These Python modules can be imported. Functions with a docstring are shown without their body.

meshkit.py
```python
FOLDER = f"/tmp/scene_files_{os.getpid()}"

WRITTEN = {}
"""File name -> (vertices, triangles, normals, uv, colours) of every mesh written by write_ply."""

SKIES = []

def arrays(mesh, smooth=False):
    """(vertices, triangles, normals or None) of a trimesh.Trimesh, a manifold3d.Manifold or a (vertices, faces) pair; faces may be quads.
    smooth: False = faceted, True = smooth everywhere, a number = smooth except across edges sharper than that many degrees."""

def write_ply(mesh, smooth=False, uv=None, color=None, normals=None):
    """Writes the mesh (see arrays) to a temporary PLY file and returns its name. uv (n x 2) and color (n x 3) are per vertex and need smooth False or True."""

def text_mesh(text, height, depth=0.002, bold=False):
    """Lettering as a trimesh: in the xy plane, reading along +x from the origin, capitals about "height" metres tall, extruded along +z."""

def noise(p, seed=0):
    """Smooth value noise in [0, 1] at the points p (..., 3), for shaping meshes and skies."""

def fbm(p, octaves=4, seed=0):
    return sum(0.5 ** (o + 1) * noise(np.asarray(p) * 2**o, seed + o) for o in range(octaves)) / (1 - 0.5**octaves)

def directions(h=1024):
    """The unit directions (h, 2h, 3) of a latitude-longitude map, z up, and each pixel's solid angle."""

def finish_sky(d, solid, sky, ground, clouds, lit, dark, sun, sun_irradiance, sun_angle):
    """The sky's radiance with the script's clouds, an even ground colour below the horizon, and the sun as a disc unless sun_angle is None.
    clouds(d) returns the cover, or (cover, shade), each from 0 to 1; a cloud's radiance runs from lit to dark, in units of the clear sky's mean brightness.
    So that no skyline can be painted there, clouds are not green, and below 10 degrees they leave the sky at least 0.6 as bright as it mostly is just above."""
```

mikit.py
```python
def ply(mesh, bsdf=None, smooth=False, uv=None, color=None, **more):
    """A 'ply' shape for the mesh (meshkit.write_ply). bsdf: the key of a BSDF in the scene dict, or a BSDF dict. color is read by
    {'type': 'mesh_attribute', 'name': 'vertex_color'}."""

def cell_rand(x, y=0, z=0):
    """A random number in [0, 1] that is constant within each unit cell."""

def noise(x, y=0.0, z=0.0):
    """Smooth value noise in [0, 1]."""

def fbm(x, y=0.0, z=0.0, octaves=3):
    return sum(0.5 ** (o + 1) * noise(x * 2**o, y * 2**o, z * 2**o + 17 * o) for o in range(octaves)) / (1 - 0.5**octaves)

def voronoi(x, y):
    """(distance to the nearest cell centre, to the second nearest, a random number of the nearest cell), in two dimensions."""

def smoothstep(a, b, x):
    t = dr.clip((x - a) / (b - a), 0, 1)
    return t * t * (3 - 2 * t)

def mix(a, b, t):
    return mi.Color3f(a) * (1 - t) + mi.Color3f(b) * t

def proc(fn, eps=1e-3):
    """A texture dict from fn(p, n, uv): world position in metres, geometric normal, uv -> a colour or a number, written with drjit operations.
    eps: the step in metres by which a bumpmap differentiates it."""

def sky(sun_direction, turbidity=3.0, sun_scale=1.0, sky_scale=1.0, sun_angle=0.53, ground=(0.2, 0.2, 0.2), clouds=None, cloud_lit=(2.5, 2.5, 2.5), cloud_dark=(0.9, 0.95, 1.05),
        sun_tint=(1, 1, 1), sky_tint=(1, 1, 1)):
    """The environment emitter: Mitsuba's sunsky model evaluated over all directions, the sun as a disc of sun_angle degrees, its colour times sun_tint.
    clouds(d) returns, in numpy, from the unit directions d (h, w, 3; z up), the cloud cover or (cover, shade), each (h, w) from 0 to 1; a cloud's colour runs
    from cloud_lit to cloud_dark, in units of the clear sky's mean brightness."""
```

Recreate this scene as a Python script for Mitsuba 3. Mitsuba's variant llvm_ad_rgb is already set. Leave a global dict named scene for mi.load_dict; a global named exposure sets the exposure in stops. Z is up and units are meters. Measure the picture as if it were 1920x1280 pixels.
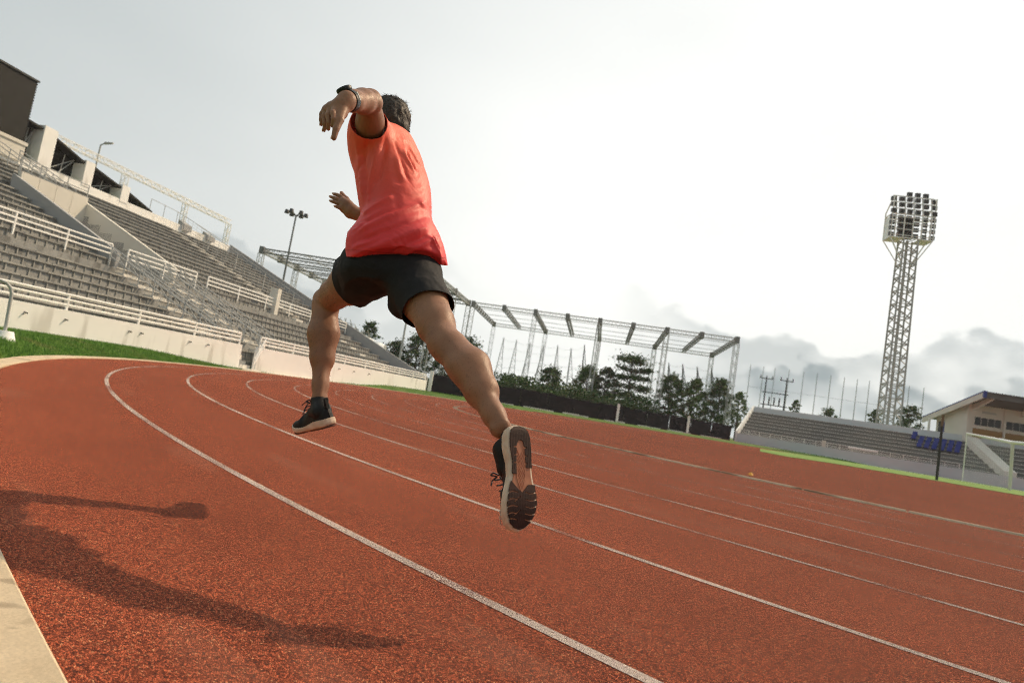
import math, numpy as np, trimesh, mitsuba as mi, drjit as dr, mikit, meshkit
from shapely.geometry import Polygon, LineString, box as sbox
from shapely.ops import unary_union
from mikit import noise, fbm, voronoi, cell_rand, smoothstep, mix
T = mi.ScalarTransform4f
scene, labels = {}, {}
# ------------------------------------------------------------------ camera, sky, exposure
F_PX, ROLL, PITCH, CAM_H = 1211.66, 0.16335, 0.09127, 0.638      # focal length in pixels of a 1920 wide frame
_cr, _sr, _cp, _sp = math.cos(ROLL), math.sin(ROLL), math.cos(PITCH), math.sin(PITCH)
EYE = np.array([0, 0, CAM_H])
FW = np.array([0, _cp, _sp]); _u0 = np.array([0, -_sp, _cp]); _r0 = np.array([1.0, 0, 0])
RT, UP = _cr * _r0 + _sr * _u0, -_sr * _r0 + _cr * _u0
scene['camera'] = {'type': 'thinlens', 'fov': math.degrees(2 * math.atan(960 / F_PX)), 'fov_axis': 'x',
                   'aperture_radius': 0.0028, 'focus_distance': 2.5, 'near_clip': 0.05, 'far_clip': 3000.0,
                   'to_world': T().look_at(origin=EYE.tolist(), target=(EYE + FW).tolist(), up=UP.tolist())}
SUN_AZ, SUN_EL = math.radians(56), math.radians(43)               # azimuth from +y towards +x
SUN = [math.sin(SUN_AZ) * math.cos(SUN_EL), math.cos(SUN_AZ) * math.cos(SUN_EL), math.sin(SUN_EL)]


def sstep_(a, b, x):
    t = np.clip((x - a) / (b - a), 0, 1)
    return t * t * (3 - 2 * t)


def clouds(d):
    az = np.degrees(np.arctan2(d[..., 0], d[..., 1]))
    el = np.degrees(np.arcsin(np.clip(d[..., 2], -1, 1)))
    veil = meshkit.fbm(d * np.array([2.2, 2.2, 4.5]) + 3.1, 4, seed=5)
    off = np.abs((az - 30 + 180) % 360 - 180)                              # the overcast is thin and bright on the sunny side, thick behind
    thin = np.exp(-(off / 62.0) ** 2)
    core = np.exp(-((az + 1) / 16.0) ** 2 - ((el - 14) / 13.0) ** 2)
    shade = 0.92 + 0.22 * (veil - 0.5) - 0.70 * thin - 0.20 * core
    # cumulus banks along the horizon, a pale far one and a nearer, greyer one
    for lift, wid, lo, depth, sd in ((9.8, 7.0, 0.4, 0.34, 11), (5.8, 4.6, 0.35, 0.22, 40)):
        puff = meshkit.fbm(np.stack([az / wid, el / 3.4, az * 0 + 1.7 + sd], -1), 3, seed=sd)
        edge = meshkit.fbm(np.stack([az / 2.0, el / 1.5, az * 0 + 9.1], -1), 5, seed=sd + 10)
        top = lift * (0.62 + 0.76 * meshkit.fbm(np.stack([az / 9.0, az * 0 + sd, az * 0 + 4.4], -1), 2, seed=sd + 3))
        side = np.clip((np.abs(az - 3) - 5) / 10.0, 0.0, 1) * np.where(az < 0, 0.4, 1.0)
        bank = sstep_(-lo, lo, top + 7.0 * (puff - 0.5) + 4.2 * (edge - 0.5) - el) * side
        shade = shade + bank * np.clip(depth + 0.62 * (edge - 0.5) + 0.35 * (puff - 0.5), 0.0, 0.45)
    return np.full(az.shape, 0.97), np.clip(shade, 0, 1)


scene['sky'] = mikit.sky(SUN, turbidity=4, sun_scale=1.75, sky_scale=1.0, sun_angle=1.2, clouds=clouds, sun_tint=(1.0, 0.94, 0.85),
                         cloud_lit=(8.9, 8.9, 8.6), cloud_dark=(2.55, 3.0, 3.15), ground=(0.2, 0.15, 0.12))
exposure = 0.55


def at(u, v, depth):
    """The world point at this pixel of the 1920 x 1280 photograph and this depth along the view axis (used to measure the runner's pose)."""
    return EYE + ((u - 960) / F_PX * RT + (640 - v) / F_PX * UP + FW) * depth


# ------------------------------------------------------------------ helpers
def put(name, mesh, mat, parent=None, smooth=False, label=None, cat=None, group=None, kind=None, **kw):
    base = name if parent is None else parent + '__' + name
    key, i = base, 0
    while key in scene or key in labels:
        i += 1
        key = f'{base}_{i:03d}'
    scene[key] = mikit.ply(mesh, mat, smooth=smooth, **kw) if not isinstance(mesh, dict) else {**mesh}
    tag(key, label, cat, group, kind)
    return key


def tag(key, label=None, cat=None, group=None, kind=None):
    e = {k: v for k, v in (('label', label), ('category', cat), ('group', group), ('kind', kind)) if v}
    if e:
        labels[key] = e


def thing(name, label, cat, group=None):
    key, i = name, 0
    while key in labels or key in scene:
        i += 1
        key = f'{name}_{i:03d}'
    tag(key, label, cat, group)
    return key


_CV = np.array([[x, y, z] for x in (-1, 1) for y in (-1, 1) for z in (-1, 1)], float)
_CF = np.array([[0, 1, 3], [0, 3, 2], [4, 6, 7], [4, 7, 5], [0, 4, 5], [0, 5, 1], [2, 3, 7], [2, 7, 6], [0, 2, 6], [0, 6, 4], [1, 5, 7], [1, 7, 3]])


class MB:
    """Collects boxes, bars and plates into one mesh."""
    def __init__(self, frame=None):
        self.v, self.f, self.n, self.fr = [], [], 0, frame

    def raw(self, v, f):
        v = np.asarray(v, float)
        if self.fr is not None:
            v = self.fr(v)
        self.v.append(v); self.f.append(np.asarray(f, int) + self.n); self.n += len(v)
        return self

    def box(self, x0, x1, y0, y1, z0, z1):
        c = np.array([(x0 + x1) / 2, (y0 + y1) / 2, (z0 + z1) / 2]); h = np.array([x1 - x0, y1 - y0, z1 - z0]) / 2
        return self.raw(_CV * h + c, _CF)

    def hexa(self, pts):
        return self.raw(pts, _CF)                                    # 8 points in the order of _CV

    def bar(self, a, b, r, r2=None, n=4):
        a, b = np.asarray(a, float), np.asarray(b, float)
        w = b - a; L = np.linalg.norm(w)
        if L < 1e-9:
            return self
        w /= L
        t = np.array([0, 0, 1.0]) if abs(w[2]) < 0.9 else np.array([1.0, 0, 0])
        u = np.cross(w, t); u /= np.linalg.norm(u); q = np.cross(w, u)
        th = np.arange(n) * 2 * np.pi / n + np.pi / 4
        ring = np.cos(th)[:, None] * u + np.sin(th)[:, None] * q
        r2 = r if r2 is None else r2
        v = np.vstack([a + ring * r, b + ring * r2])
        i = np.arange(n); j = (i + 1) % n
        f = np.vstack([np.c_[i, j, j + n], np.c_[i, j + n, i + n], [[0, k + 1, k] for k in range(1, n - 1)], [[n, n + k, n + k + 1] for k in range(1, n - 1)]])
        return self.raw(v, f)

    def path(self, pts, r, n=6):
        for a, b in zip(pts[:-1], pts[1:]):
            self.bar(a, b, r, n=n)
        return self

    def prism(self, poly, x0, x1, axis=0):
        """Extrudes a polygon of (y, z) points along x (axis 0)."""
        m = trimesh.creation.extrude_polygon(Polygon(poly), x1 - x0, engine='earcut')
        v = np.array(m.vertices)
        v = np.c_[v[:, 2] + x0, v[:, 0], v[:, 1]]
        return self.raw(v, m.faces)

    def mesh(self):
        return (np.vstack(self.v), np.vstack(self.f))


def lattice(mb, a, b, w, n, r=0.035, side=None, w2=None):
    """A square truss of four chords with zigzag bracing from a to b."""
    a, b = np.asarray(a, float), np.asarray(b, float)
    d = b - a; d /= np.linalg.norm(d)
    if side is None:
        side = np.array([0, 0, 1.0]) if abs(d[2]) < 0.9 else np.array([1.0, 0, 0])
    s1 = np.asarray(side, float) - d * np.dot(side, d); s1 /= np.linalg.norm(s1); s2 = np.cross(d, s1)
    w2 = w if w2 is None else w2
    sg = [(1, 1), (1, -1), (-1, -1), (-1, 1)]
    P = [[a + (b - a) * t + (x * s1 + y * s2) * (w + (w2 - w) * t) / 2 for x, y in sg] for t in np.linspace(0, 1, n + 1)]
    for k in range(4):
        mb.bar(P[0][k], P[-1][k], r)
        for i in range(n):
            k2 = (k + 1) % 4
            mb.bar(P[i][k if i % 2 else k2], P[i + 1][k2 if i % 2 else k], r * 0.6)
            if i % 2 == 0:
                mb.bar(P[i][k], P[i][k2], r * 0.6)
    return mb


# ------------------------------------------------------------------ materials
def pbr(name, color, rough=0.7, **kw):
    scene[name] = {'type': 'twosided', 'bsdf': {'type': 'principled', 'base_color': {'type': 'rgb', 'value': list(color)} if not isinstance(color, dict) else color, 'roughness': rough, 'specular': 0.35, **kw}}
    return name


def bumped(name, color, rough, height, scale=1.0, eps=1e-3, **kw):
    scene[name] = {'type': 'twosided', 'bsdf': {'type': 'bumpmap', 'arbitrary': mikit.proc(height, eps), 'scale': scale,
                   'bsdf': {'type': 'principled', 'base_color': color, 'roughness': rough, 'specular': 0.3, **kw}}}
    return name


def col_track(p, n, uv):
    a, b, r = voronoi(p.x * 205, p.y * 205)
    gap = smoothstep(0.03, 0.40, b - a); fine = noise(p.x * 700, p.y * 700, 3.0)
    rx, ry = p.x - 27.56, p.y - 29.635
    rho = dr.sqrt(rx * rx + ry * ry); th = dr.atan2(ry, rx)
    wear = fbm(rho * 1.6, th * 5.0, 2.0, 3); lane = noise(rho * 0.82 + 3.0, th * 1.3, 6.0); big = fbm(p.x * 0.35, p.y * 0.35, 2.0, 3); mid = fbm(p.x * 2.3, p.y * 2.3, 5.0, 3)
    c = mix((0.15, 0.030, 0.014), (0.62, 0.145, 0.064), smoothstep(0.1, 0.9, r * 0.75 + fine * 0.25))
    c = mix(c, (0.66, 0.30, 0.15), smoothstep(0.93, 0.97, r) * 0.7)
    c = mix(c, (0.10, 0.028, 0.016), smoothstep(0.07, 0.03, r) * 0.7)
    c = mix((0.030, 0.008, 0.004), c, 0.02 + 0.98 * gap)  # near-black gap colour paints in the shade between the granules
    scuff = smoothstep(0.66, 0.80, fbm(rho * 5.0, th * 26.0, 1.0, 3))
    return mix(c * 1.16 * (0.74 + 0.24 * big + 0.20 * mid + 0.20 * wear + 0.10 * lane), (0.44, 0.20, 0.13), scuff * 0.14)


def h_track(p, n, uv):
    a, b, r = voronoi(p.x * 205, p.y * 205)
    return dr.minimum(b - a, 0.5) * 0.0048 + r * 0.0009


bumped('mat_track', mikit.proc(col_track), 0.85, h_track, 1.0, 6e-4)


def col_line(p, n, uv, lo=0.44):
    a, b, r = voronoi(p.x * 205, p.y * 205)
    g = 0.30 + 0.45 * smoothstep(0.0, 0.3, b - a) * (0.55 + 0.45 * r)
    w = fbm(p.x * 1.7, p.y * 1.7, 9.0, 3)
    return mix(col_track(p, n, uv), mix((0.46, 0.29, 0.22), (0.84, 0.70, 0.61), smoothstep(0.3, 0.7, g)), smoothstep(lo, lo + 0.22, g + 0.6 * (w - 0.42)))


bumped('mat_line', mikit.proc(col_line), 0.8, h_track, 1.0, 6e-4)
bumped('mat_line_faded', mikit.proc(lambda p, n, uv: col_line(p, n, uv, 0.49)), 0.8, h_track, 1.0, 6e-4)
bumped('mat_line_worn', mikit.proc(lambda p, n, uv: col_line(p, n, uv, 0.555)), 0.8, h_track, 1.0, 6e-4)


def col_grass(p, n, uv):
    a = fbm(p.x * 1.3, p.y * 1.3, 1.0, 3); b = fbm(p.x * 14, p.y * 14, 2.0, 2)
    return mix(mix((0.040, 0.085, 0.012), (0.115, 0.19, 0.035), b), (0.16, 0.19, 0.06), smoothstep(0.55, 0.8, a) * 0.5)


pbr('mat_grass', mikit.proc(col_grass), 0.9)
pbr('mat_pitch', mikit.proc(lambda p, n, uv: mix((0.09, 0.17, 0.025), (0.17, 0.25, 0.055), fbm(p.x * 0.9, p.y * 0.9, 0, 3))), 0.9)
scene['mat_blade'] = {'type': 'twosided', 'bsdf': {'type': 'principled', 'base_color': mikit.proc(lambda p, n, uv: mix(mix((0.06, 0.155, 0.018), (0.19, 0.34, 0.06), noise(p.x * 9, p.y * 9, p.z * 20)), (0.26, 0.25, 0.09), smoothstep(0.52, 0.75, fbm(p.x * 0.9, p.y * 0.9, 4.0, 3)) * 0.6)), 'roughness': 0.6, 'specular': 0.2}}


def col_white(p, n, uv):
    a = fbm(p.x * 0.7, p.y * 0.7, p.z * 0.7, 3); s = fbm(p.x * 2.2, p.y * 2.2, p.z * 0.35, 3)
    return mix(mix((0.85, 0.84, 0.81), (0.79, 0.78, 0.74), a), (0.46, 0.43, 0.38), smoothstep(0.55, 0.78, s) * 0.55)


pbr('mat_white_wall', mikit.proc(col_white), 0.75)


def col_conc(p, n, uv):
    a = fbm(p.x * 1.1, p.y * 1.1, p.z * 2.0, 3); s = fbm(p.x * 6, p.y * 6, p.z * 3, 2)
    return mix(mix((0.215, 0.215, 0.205), (0.34, 0.338, 0.32), a), (0.15, 0.145, 0.13), smoothstep(0.5, 0.8, s) * 0.7)


pbr('mat_concrete', mikit.proc(lambda p, n, uv: mix(col_conc(p, n, uv), (0.09, 0.088, 0.08), smoothstep(0.55, 0.72, fbm((p.x * 0.2164 + p.y * 0.9763) * 1.9, p.z * 0.22, 3.0, 4)) * 0.55)), 0.85)
pbr('mat_step', mikit.proc(lambda p, n, uv: mix((0.74, 0.71, 0.65), (0.56, 0.53, 0.47), fbm(p.x * 3, p.y * 3, p.z * 3, 3))), 0.85)
for i, c in enumerate([(0.33, 0.328, 0.305), (0.285, 0.284, 0.27), (0.39, 0.383, 0.35)]):
    pbr(f'mat_bench_{i}', mikit.proc(lambda p, n, uv, c=c: mix(c, tuple(x * 0.62 for x in c), fbm(p.x * 3.3, p.y * 3.3, p.z * 3, 3))), 0.8)
pbr('mat_grey_wall', mikit.proc(lambda p, n, uv: mix((0.36, 0.36, 0.355), (0.29, 0.29, 0.285), fbm(p.x, p.y, p.z * 0.4, 3))), 0.8)
pbr('mat_bench_pale', mikit.proc(lambda p, n, uv: mix((0.60, 0.59, 0.56), (0.46, 0.45, 0.42), fbm(p.x * 1.3, p.y * 1.3, p.z * 3, 3))), 0.8)  # paler than its terrace: light on the rows is put into the colour
pbr('mat_terrace_dark', mikit.proc(lambda p, n, uv: mix((0.17, 0.165, 0.155), (0.24, 0.235, 0.22), fbm(p.x * 1.3, p.y * 1.3, p.z * 3, 3))), 0.85)  # darkened to paint shade between the bench rows, where the lighting is flat
pbr('mat_blue_grey_wall', mikit.proc(lambda p, n, uv: mix((0.60, 0.64, 0.66), (0.50, 0.53, 0.55), fbm(p.x * 0.6, p.y * 0.6, p.z * 0.6, 3))), 0.8)
pbr('mat_white_steel', (0.84, 0.83, 0.79), 0.45)
pbr('mat_galv', mikit.proc(lambda p, n, uv: mix((0.36, 0.37, 0.36), (0.46, 0.46, 0.44), noise(p.x * 4, p.y * 4, p.z * 4))), 0.5)
pbr('mat_truss', (0.44, 0.445, 0.43), 0.55)
pbr('mat_dark_truss', (0.18, 0.185, 0.18), 0.6)
pbr('mat_mast', (0.40, 0.40, 0.38), 0.6)
pbr('mat_dark_steel', (0.035, 0.037, 0.036), 0.55)
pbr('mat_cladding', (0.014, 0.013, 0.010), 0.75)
pbr('mat_lamp', (0.045, 0.042, 0.036), 0.4)
pbr('mat_glass_dark', (0.03, 0.035, 0.035), 0.12)
pbr('mat_fence', mikit.proc(lambda p, n, uv: mix((0.005, 0.0055, 0.006), (0.014, 0.0145, 0.015), fbm(p.x * 1.2, p.y * 1.2, p.z * 2, 3))), 0.85)
pbr('mat_bark', (0.07, 0.055, 0.04), 0.9)
for i, c in enumerate([((0.024, 0.060, 0.014), (0.075, 0.140, 0.028)), ((0.034, 0.080, 0.018), (0.12, 0.185, 0.040)), ((0.022, 0.048, 0.016), (0.06, 0.110, 0.030))]):
    scene[f'mat_leaf_{i}'] = {'type': 'twosided', 'bsdf': {'type': 'principled', 'base_color': mikit.proc(lambda p, n, uv, c=c: mix(c[0], c[1], noise(p.x * 1.6, p.y * 1.6, p.z * 1.6) * 0.6 + 0.4 * noise(p.x * 9, p.y * 9, p.z * 9))), 'roughness': 0.6, 'specular': 0.25}}


def col_kerb(p, n, uv):
    a = fbm(p.x * 4, p.y * 4, 2.0, 4); s = noise(p.x * 260, p.y * 260, 1.0); w = smoothstep(0.60, 0.78, fbm(p.x * 11, p.y * 23, 4.0, 3))
    return mix(mix((0.40, 0.31, 0.20), (0.56, 0.455, 0.32), a) * (0.88 + 0.2 * s), (0.20, 0.15, 0.10), w * 0.6)


bumped('mat_kerb', mikit.proc(col_kerb), 0.85, lambda p, n, uv: noise(p.x * 240, p.y * 240, p.z * 240) * 0.0007 + fbm(p.x * 30, p.y * 30, 1.0, 3) * 0.002, 1.0, 6e-4)
pbr('mat_inner_kerb', mikit.proc(lambda p, n, uv: mix((0.60, 0.52, 0.38), (0.28, 0.20, 0.13), smoothstep(0.45, 0.75, fbm(p.x * 2, p.y * 2, 1.0, 3)))), 0.8)
pbr('mat_yellow', (0.75, 0.42, 0.04), 0.5)
pbr('mat_blue', (0.020, 0.035, 0.22), 0.4)
pbr('mat_brown_band', (0.30, 0.17, 0.06), 0.6)
pbr('mat_cream', mikit.proc(lambda p, n, uv: mix((0.70, 0.67, 0.60), (0.58, 0.55, 0.48), fbm(p.x * 0.9, p.y * 0.9, p.z * 0.5, 3))), 0.75)
pbr('mat_roof', (0.11, 0.105, 0.10), 0.5)
pbr('mat_tent', (0.85, 0.85, 0.84), 0.5)
pbr('mat_rust', (0.16, 0.11, 0.07), 0.8)
# the runner
def col_skin(p, n, uv):
    a = fbm(p.x * 14, p.y * 14, p.z * 14, 3); f = noise(p.x * 420, p.y * 420, p.z * 420); hair = smoothstep(0.66, 0.86, noise(p.x * 520, p.y * 520, p.z * 130)) * smoothstep(1.0, 0.80, p.z)
    return mix(mix((0.205, 0.092, 0.050), (0.32, 0.160, 0.094), a), (0.09, 0.045, 0.03), hair * 0.38) * (0.93 + 0.14 * f)


bumped('mat_skin', mikit.proc(col_skin), 0.50, lambda p, n, uv: noise(p.x * 320, p.y * 320, p.z * 320) * 0.00018 + fbm(p.x * 45, p.y * 45, p.z * 45, 2) * 0.0009, 1.0, 6e-4)
pbr('mat_nail', (0.52, 0.30, 0.22), 0.3)
HEM = [0.0, 0.0, 1.0, 0.0]


def hem_line(p):
    d = p.x * HEM[0] + p.y * HEM[1] + p.z * HEM[2] + HEM[3]
    return dr.exp(-dr.square((d - 0.026) / 0.0016)) + 0.6 * dr.exp(-dr.square((d - 0.021) / 0.0013))


scene['mat_shirt'] = {'type': 'twosided', 'bsdf': {'type': 'bumpmap', 'arbitrary': mikit.proc(lambda p, n, uv: noise(p.x * 620, p.y * 620, p.z * 620) * 0.0003 + fbm(p.x * 22, p.y * 22, p.z * 22, 3) * 0.0022 - 0.0016 * hem_line(p), 5e-4), 'scale': 1.0,
                      'bsdf': {'type': 'principled', 'base_color': mikit.proc(lambda p, n, uv: mix((0.66, 0.036, 0.042), (0.82, 0.140, 0.060), smoothstep(1.1, 1.9, p.z)) * (0.94 + 0.12 * noise(p.x * 500, p.y * 500, p.z * 500)) * (1 - 0.25 * hem_line(p))), 'roughness': 0.52, 'specular': 0.35, 'sheen': 0.25, 'sheen_tint': 0.5}}}  # redder and darker below, lighter orange above: the glow is painted into the cloth
bumped('mat_shorts', mikit.proc(lambda p, n, uv: mix((0.006, 0.006, 0.007), (0.013, 0.013, 0.014), noise(p.x * 420, p.y * 420, p.z * 420))), 0.8, lambda p, n, uv: fbm(p.x * 30, p.y * 30, p.z * 11, 3) * 0.006 + noise(p.x * 600, p.y * 600, p.z * 600) * 0.0003, 1.0, 8e-4, sheen=0.12)
pbr('mat_hair', mikit.proc(lambda p, n, uv: mix((0.020, 0.016, 0.013), (0.065, 0.052, 0.041), noise(p.x * 220, p.y * 220, p.z * 220))), 0.62, anisotropic=0.0)
bumped('mat_shoe', mikit.proc(lambda p, n, uv: mix((0.004, 0.004, 0.0045), (0.012, 0.012, 0.0125), noise(p.x * 500, p.y * 500, p.z * 500))), 0.6, lambda p, n, uv: noise(p.x * 520, p.y * 520, p.z * 520) * 0.0006, 1.0, 4e-4)
bumped('mat_midsole', mikit.proc(lambda p, n, uv: mix((0.66, 0.55, 0.44), (0.46, 0.32, 0.22), fbm(p.x * 26, p.y * 26, p.z * 26, 3))), 0.6, lambda p, n, uv: fbm(p.x * 120, p.y * 120, p.z * 120, 2) * 0.001, 1.0, 5e-4)
pbr('mat_sole_tan', mikit.proc(lambda p, n, uv: mix((0.48, 0.20, 0.11), (0.30, 0.10, 0.05), fbm(p.x * 50, p.y * 50, p.z * 50, 3))), 0.5)
pbr('mat_outsole', mikit.proc(lambda p, n, uv: mix((0.012, 0.006, 0.005), (0.060, 0.022, 0.014), fbm(p.x * 38, p.y * 38, p.z * 38, 3))), 0.7)
pbr('mat_silver', (0.55, 0.55, 0.52), 0.3)
pbr('mat_strap', (0.010, 0.010, 0.011), 0.45)
scene['mat_leg_hair'] = {'type': 'ref', 'id': 'mat_hair'} if False else {'type': 'twosided', 'bsdf': {'type': 'diffuse', 'reflectance': {'type': 'rgb', 'value': [0.02, 0.015, 0.012]}}}

# ------------------------------------------------------------------ the bend: ground, track, kerbs, lines
CX, CY, R_A = 27.56, 29.635, 38.905
R_OUT, R_IN = R_A + 1.155, R_A - 9.338
C2 = np.array([CX, CY])
sstep = lambda a, b, x: (lambda t: t * t * (3 - 2 * t))(np.clip((x - a) / (b - a), 0, 1))


def ground_z(rho):
    return np.where(rho > R_OUT, 0.30 * sstep(0.3, 2.2, rho - R_OUT), 0.28 * sstep(0.5, 13, R_IN - rho))


def polar(rs, th, dz=0.0, z=None):
    rs, th = np.asarray(rs, float), np.asarray(th, float)
    R, H = np.meshgrid(rs, th, indexing='ij')
    Z = (ground_z(R) if z is None else np.full(R.shape, z)) + dz
    v = np.stack([CX + R * np.cos(H), CY + R * np.sin(H), Z], -1).reshape(-1, 3)
    n, m = len(rs), len(th)
    i, j = np.meshgrid(np.arange(n - 1), np.arange(m - 1), indexing='ij')
    a = (i * m + j).ravel(); q = np.c_[a, a + m, a + m + 1, a + 1]
    return v, np.vstack([q[:, [0, 1, 2]], q[:, [0, 2, 3]]])


TH = np.linspace(0, 2 * np.pi, 1441)
put('ground', polar(np.r_[R_OUT + 0.30, R_OUT + np.linspace(0.4, 3, 14), 50, 60, 80, 120, 200, 280], TH, -0.01), 'mat_grass', kind='structure')
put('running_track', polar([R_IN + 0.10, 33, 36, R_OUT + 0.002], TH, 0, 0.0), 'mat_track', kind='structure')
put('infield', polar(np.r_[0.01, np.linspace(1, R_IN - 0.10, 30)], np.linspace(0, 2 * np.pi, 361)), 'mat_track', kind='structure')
put('gutter', polar([R_OUT + 0.003, R_OUT + 0.32], TH, 0, -0.05), 'mat_dark_steel', kind='structure', label='dark gap between red track and beige kerb')
for k in range(8):
    r = R_A - 1.22 * k
    w = 0.025
    put('lane_line', polar([r - w, r + w], np.radians(np.linspace(90, 270, 1400)), 0.002, 0.0), 'mat_line' if k < 2 else 'mat_line_faded' if k < 4 else 'mat_line_worn', parent='running_track')
# outer kerb, stone by stone
rng = np.random.default_rng(7)
put('outer_kerb', polar([R_OUT + 0.03, R_OUT + 0.29], TH, -0.02, 0.0), 'mat_kerb', kind='structure', label='beige concrete kerb along the outer edge of the red track')
ang = 1.0 / R_OUT
a0 = math.radians(138)
for k in range(84):
    t0, t1 = a0 + k * ang + 0.0001, a0 + (k + 1) * ang - 0.0001
    dr_, dz_ = rng.normal(0, 0.003), rng.normal(0, 0.0025)
    prof = [(0.006, -0.05), (0.004, 0.014), (0.012, 0.022), (0.288, 0.022), (0.30, 0.014), (0.30, -0.05)]
    th = np.linspace(t0, t1, 6)
    P = np.array([[[CX + (R_OUT + x + dr_) * math.cos(t), CY + (R_OUT + x + dr_) * math.sin(t), z + dz_] for x, z in prof] for t in th])
    n = len(prof); f = []
    for i in range(5):
        for j in range(n):
            a, b = i * n + j, i * n + (j + 1) % n
            f += [[a, a + n, b + n], [a, b + n, b]]
    for j in range(1, n - 1):
        f += [[0, j, j + 1], [5 * n, 5 * n + j + 1, 5 * n + j]]
    put('kerb_stone', (P.reshape(-1, 3), np.array(f)), 'mat_kerb', parent='outer_kerb')
put('inner_kerb', polar([R_IN - 0.06, R_IN + 0.06], np.radians(np.linspace(202, 400, 600)), 0.0, -0.02), 'mat_dark_steel', kind='structure', label='worn pale kerb between the lanes and the red infield')
for k in range(70):
    L = 1.5 / R_IN; t0 = math.radians(200) + k * L; t1 = t0 + L * rng.choice([0.995, 0.99, 0.97])
    th = np.linspace(t0, t1, 4); prof = [(-0.026, -0.01), (-0.022, 0.024), (0.022, 0.024), (0.026, -0.01)]; dd = rng.normal(0, 0.006)
    P = np.array([[[CX + (R_IN + x + dd) * math.cos(t), CY + (R_IN + x + dd) * math.sin(t), z] for x, z in prof] for t in th]); f = []
    for i in range(3):
        for j in range(4):
            a, b = i * 4 + j, i * 4 + (j + 1) % 4
            f += [[a, a + 4, b + 4], [a, b + 4, b]]
    f += [[0, 1, 2], [0, 2, 3], [12, 14, 13], [12, 15, 14]]
    put('kerb_length', (P.reshape(-1, 3), np.array(f)), 'mat_inner_kerb', parent='inner_kerb')
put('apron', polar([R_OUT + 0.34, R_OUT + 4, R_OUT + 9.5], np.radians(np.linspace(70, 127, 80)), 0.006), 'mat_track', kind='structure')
# grass pitch at the end of the infield, with a far red strip behind it
def ground_hit(u, v):
    r = (u - 960) / F_PX * RT + (640 - v) / F_PX * UP + FW
    t = np.linspace(8, 130, 3000); P = EYE + t[:, None] * r
    z = ground_z(np.hypot(P[:, 0] - CX, P[:, 1] - CY)); k = np.nonzero(P[:, 2] < z)[0]
    return P[k[0], :2] if len(k) else P[-1, :2]


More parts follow.
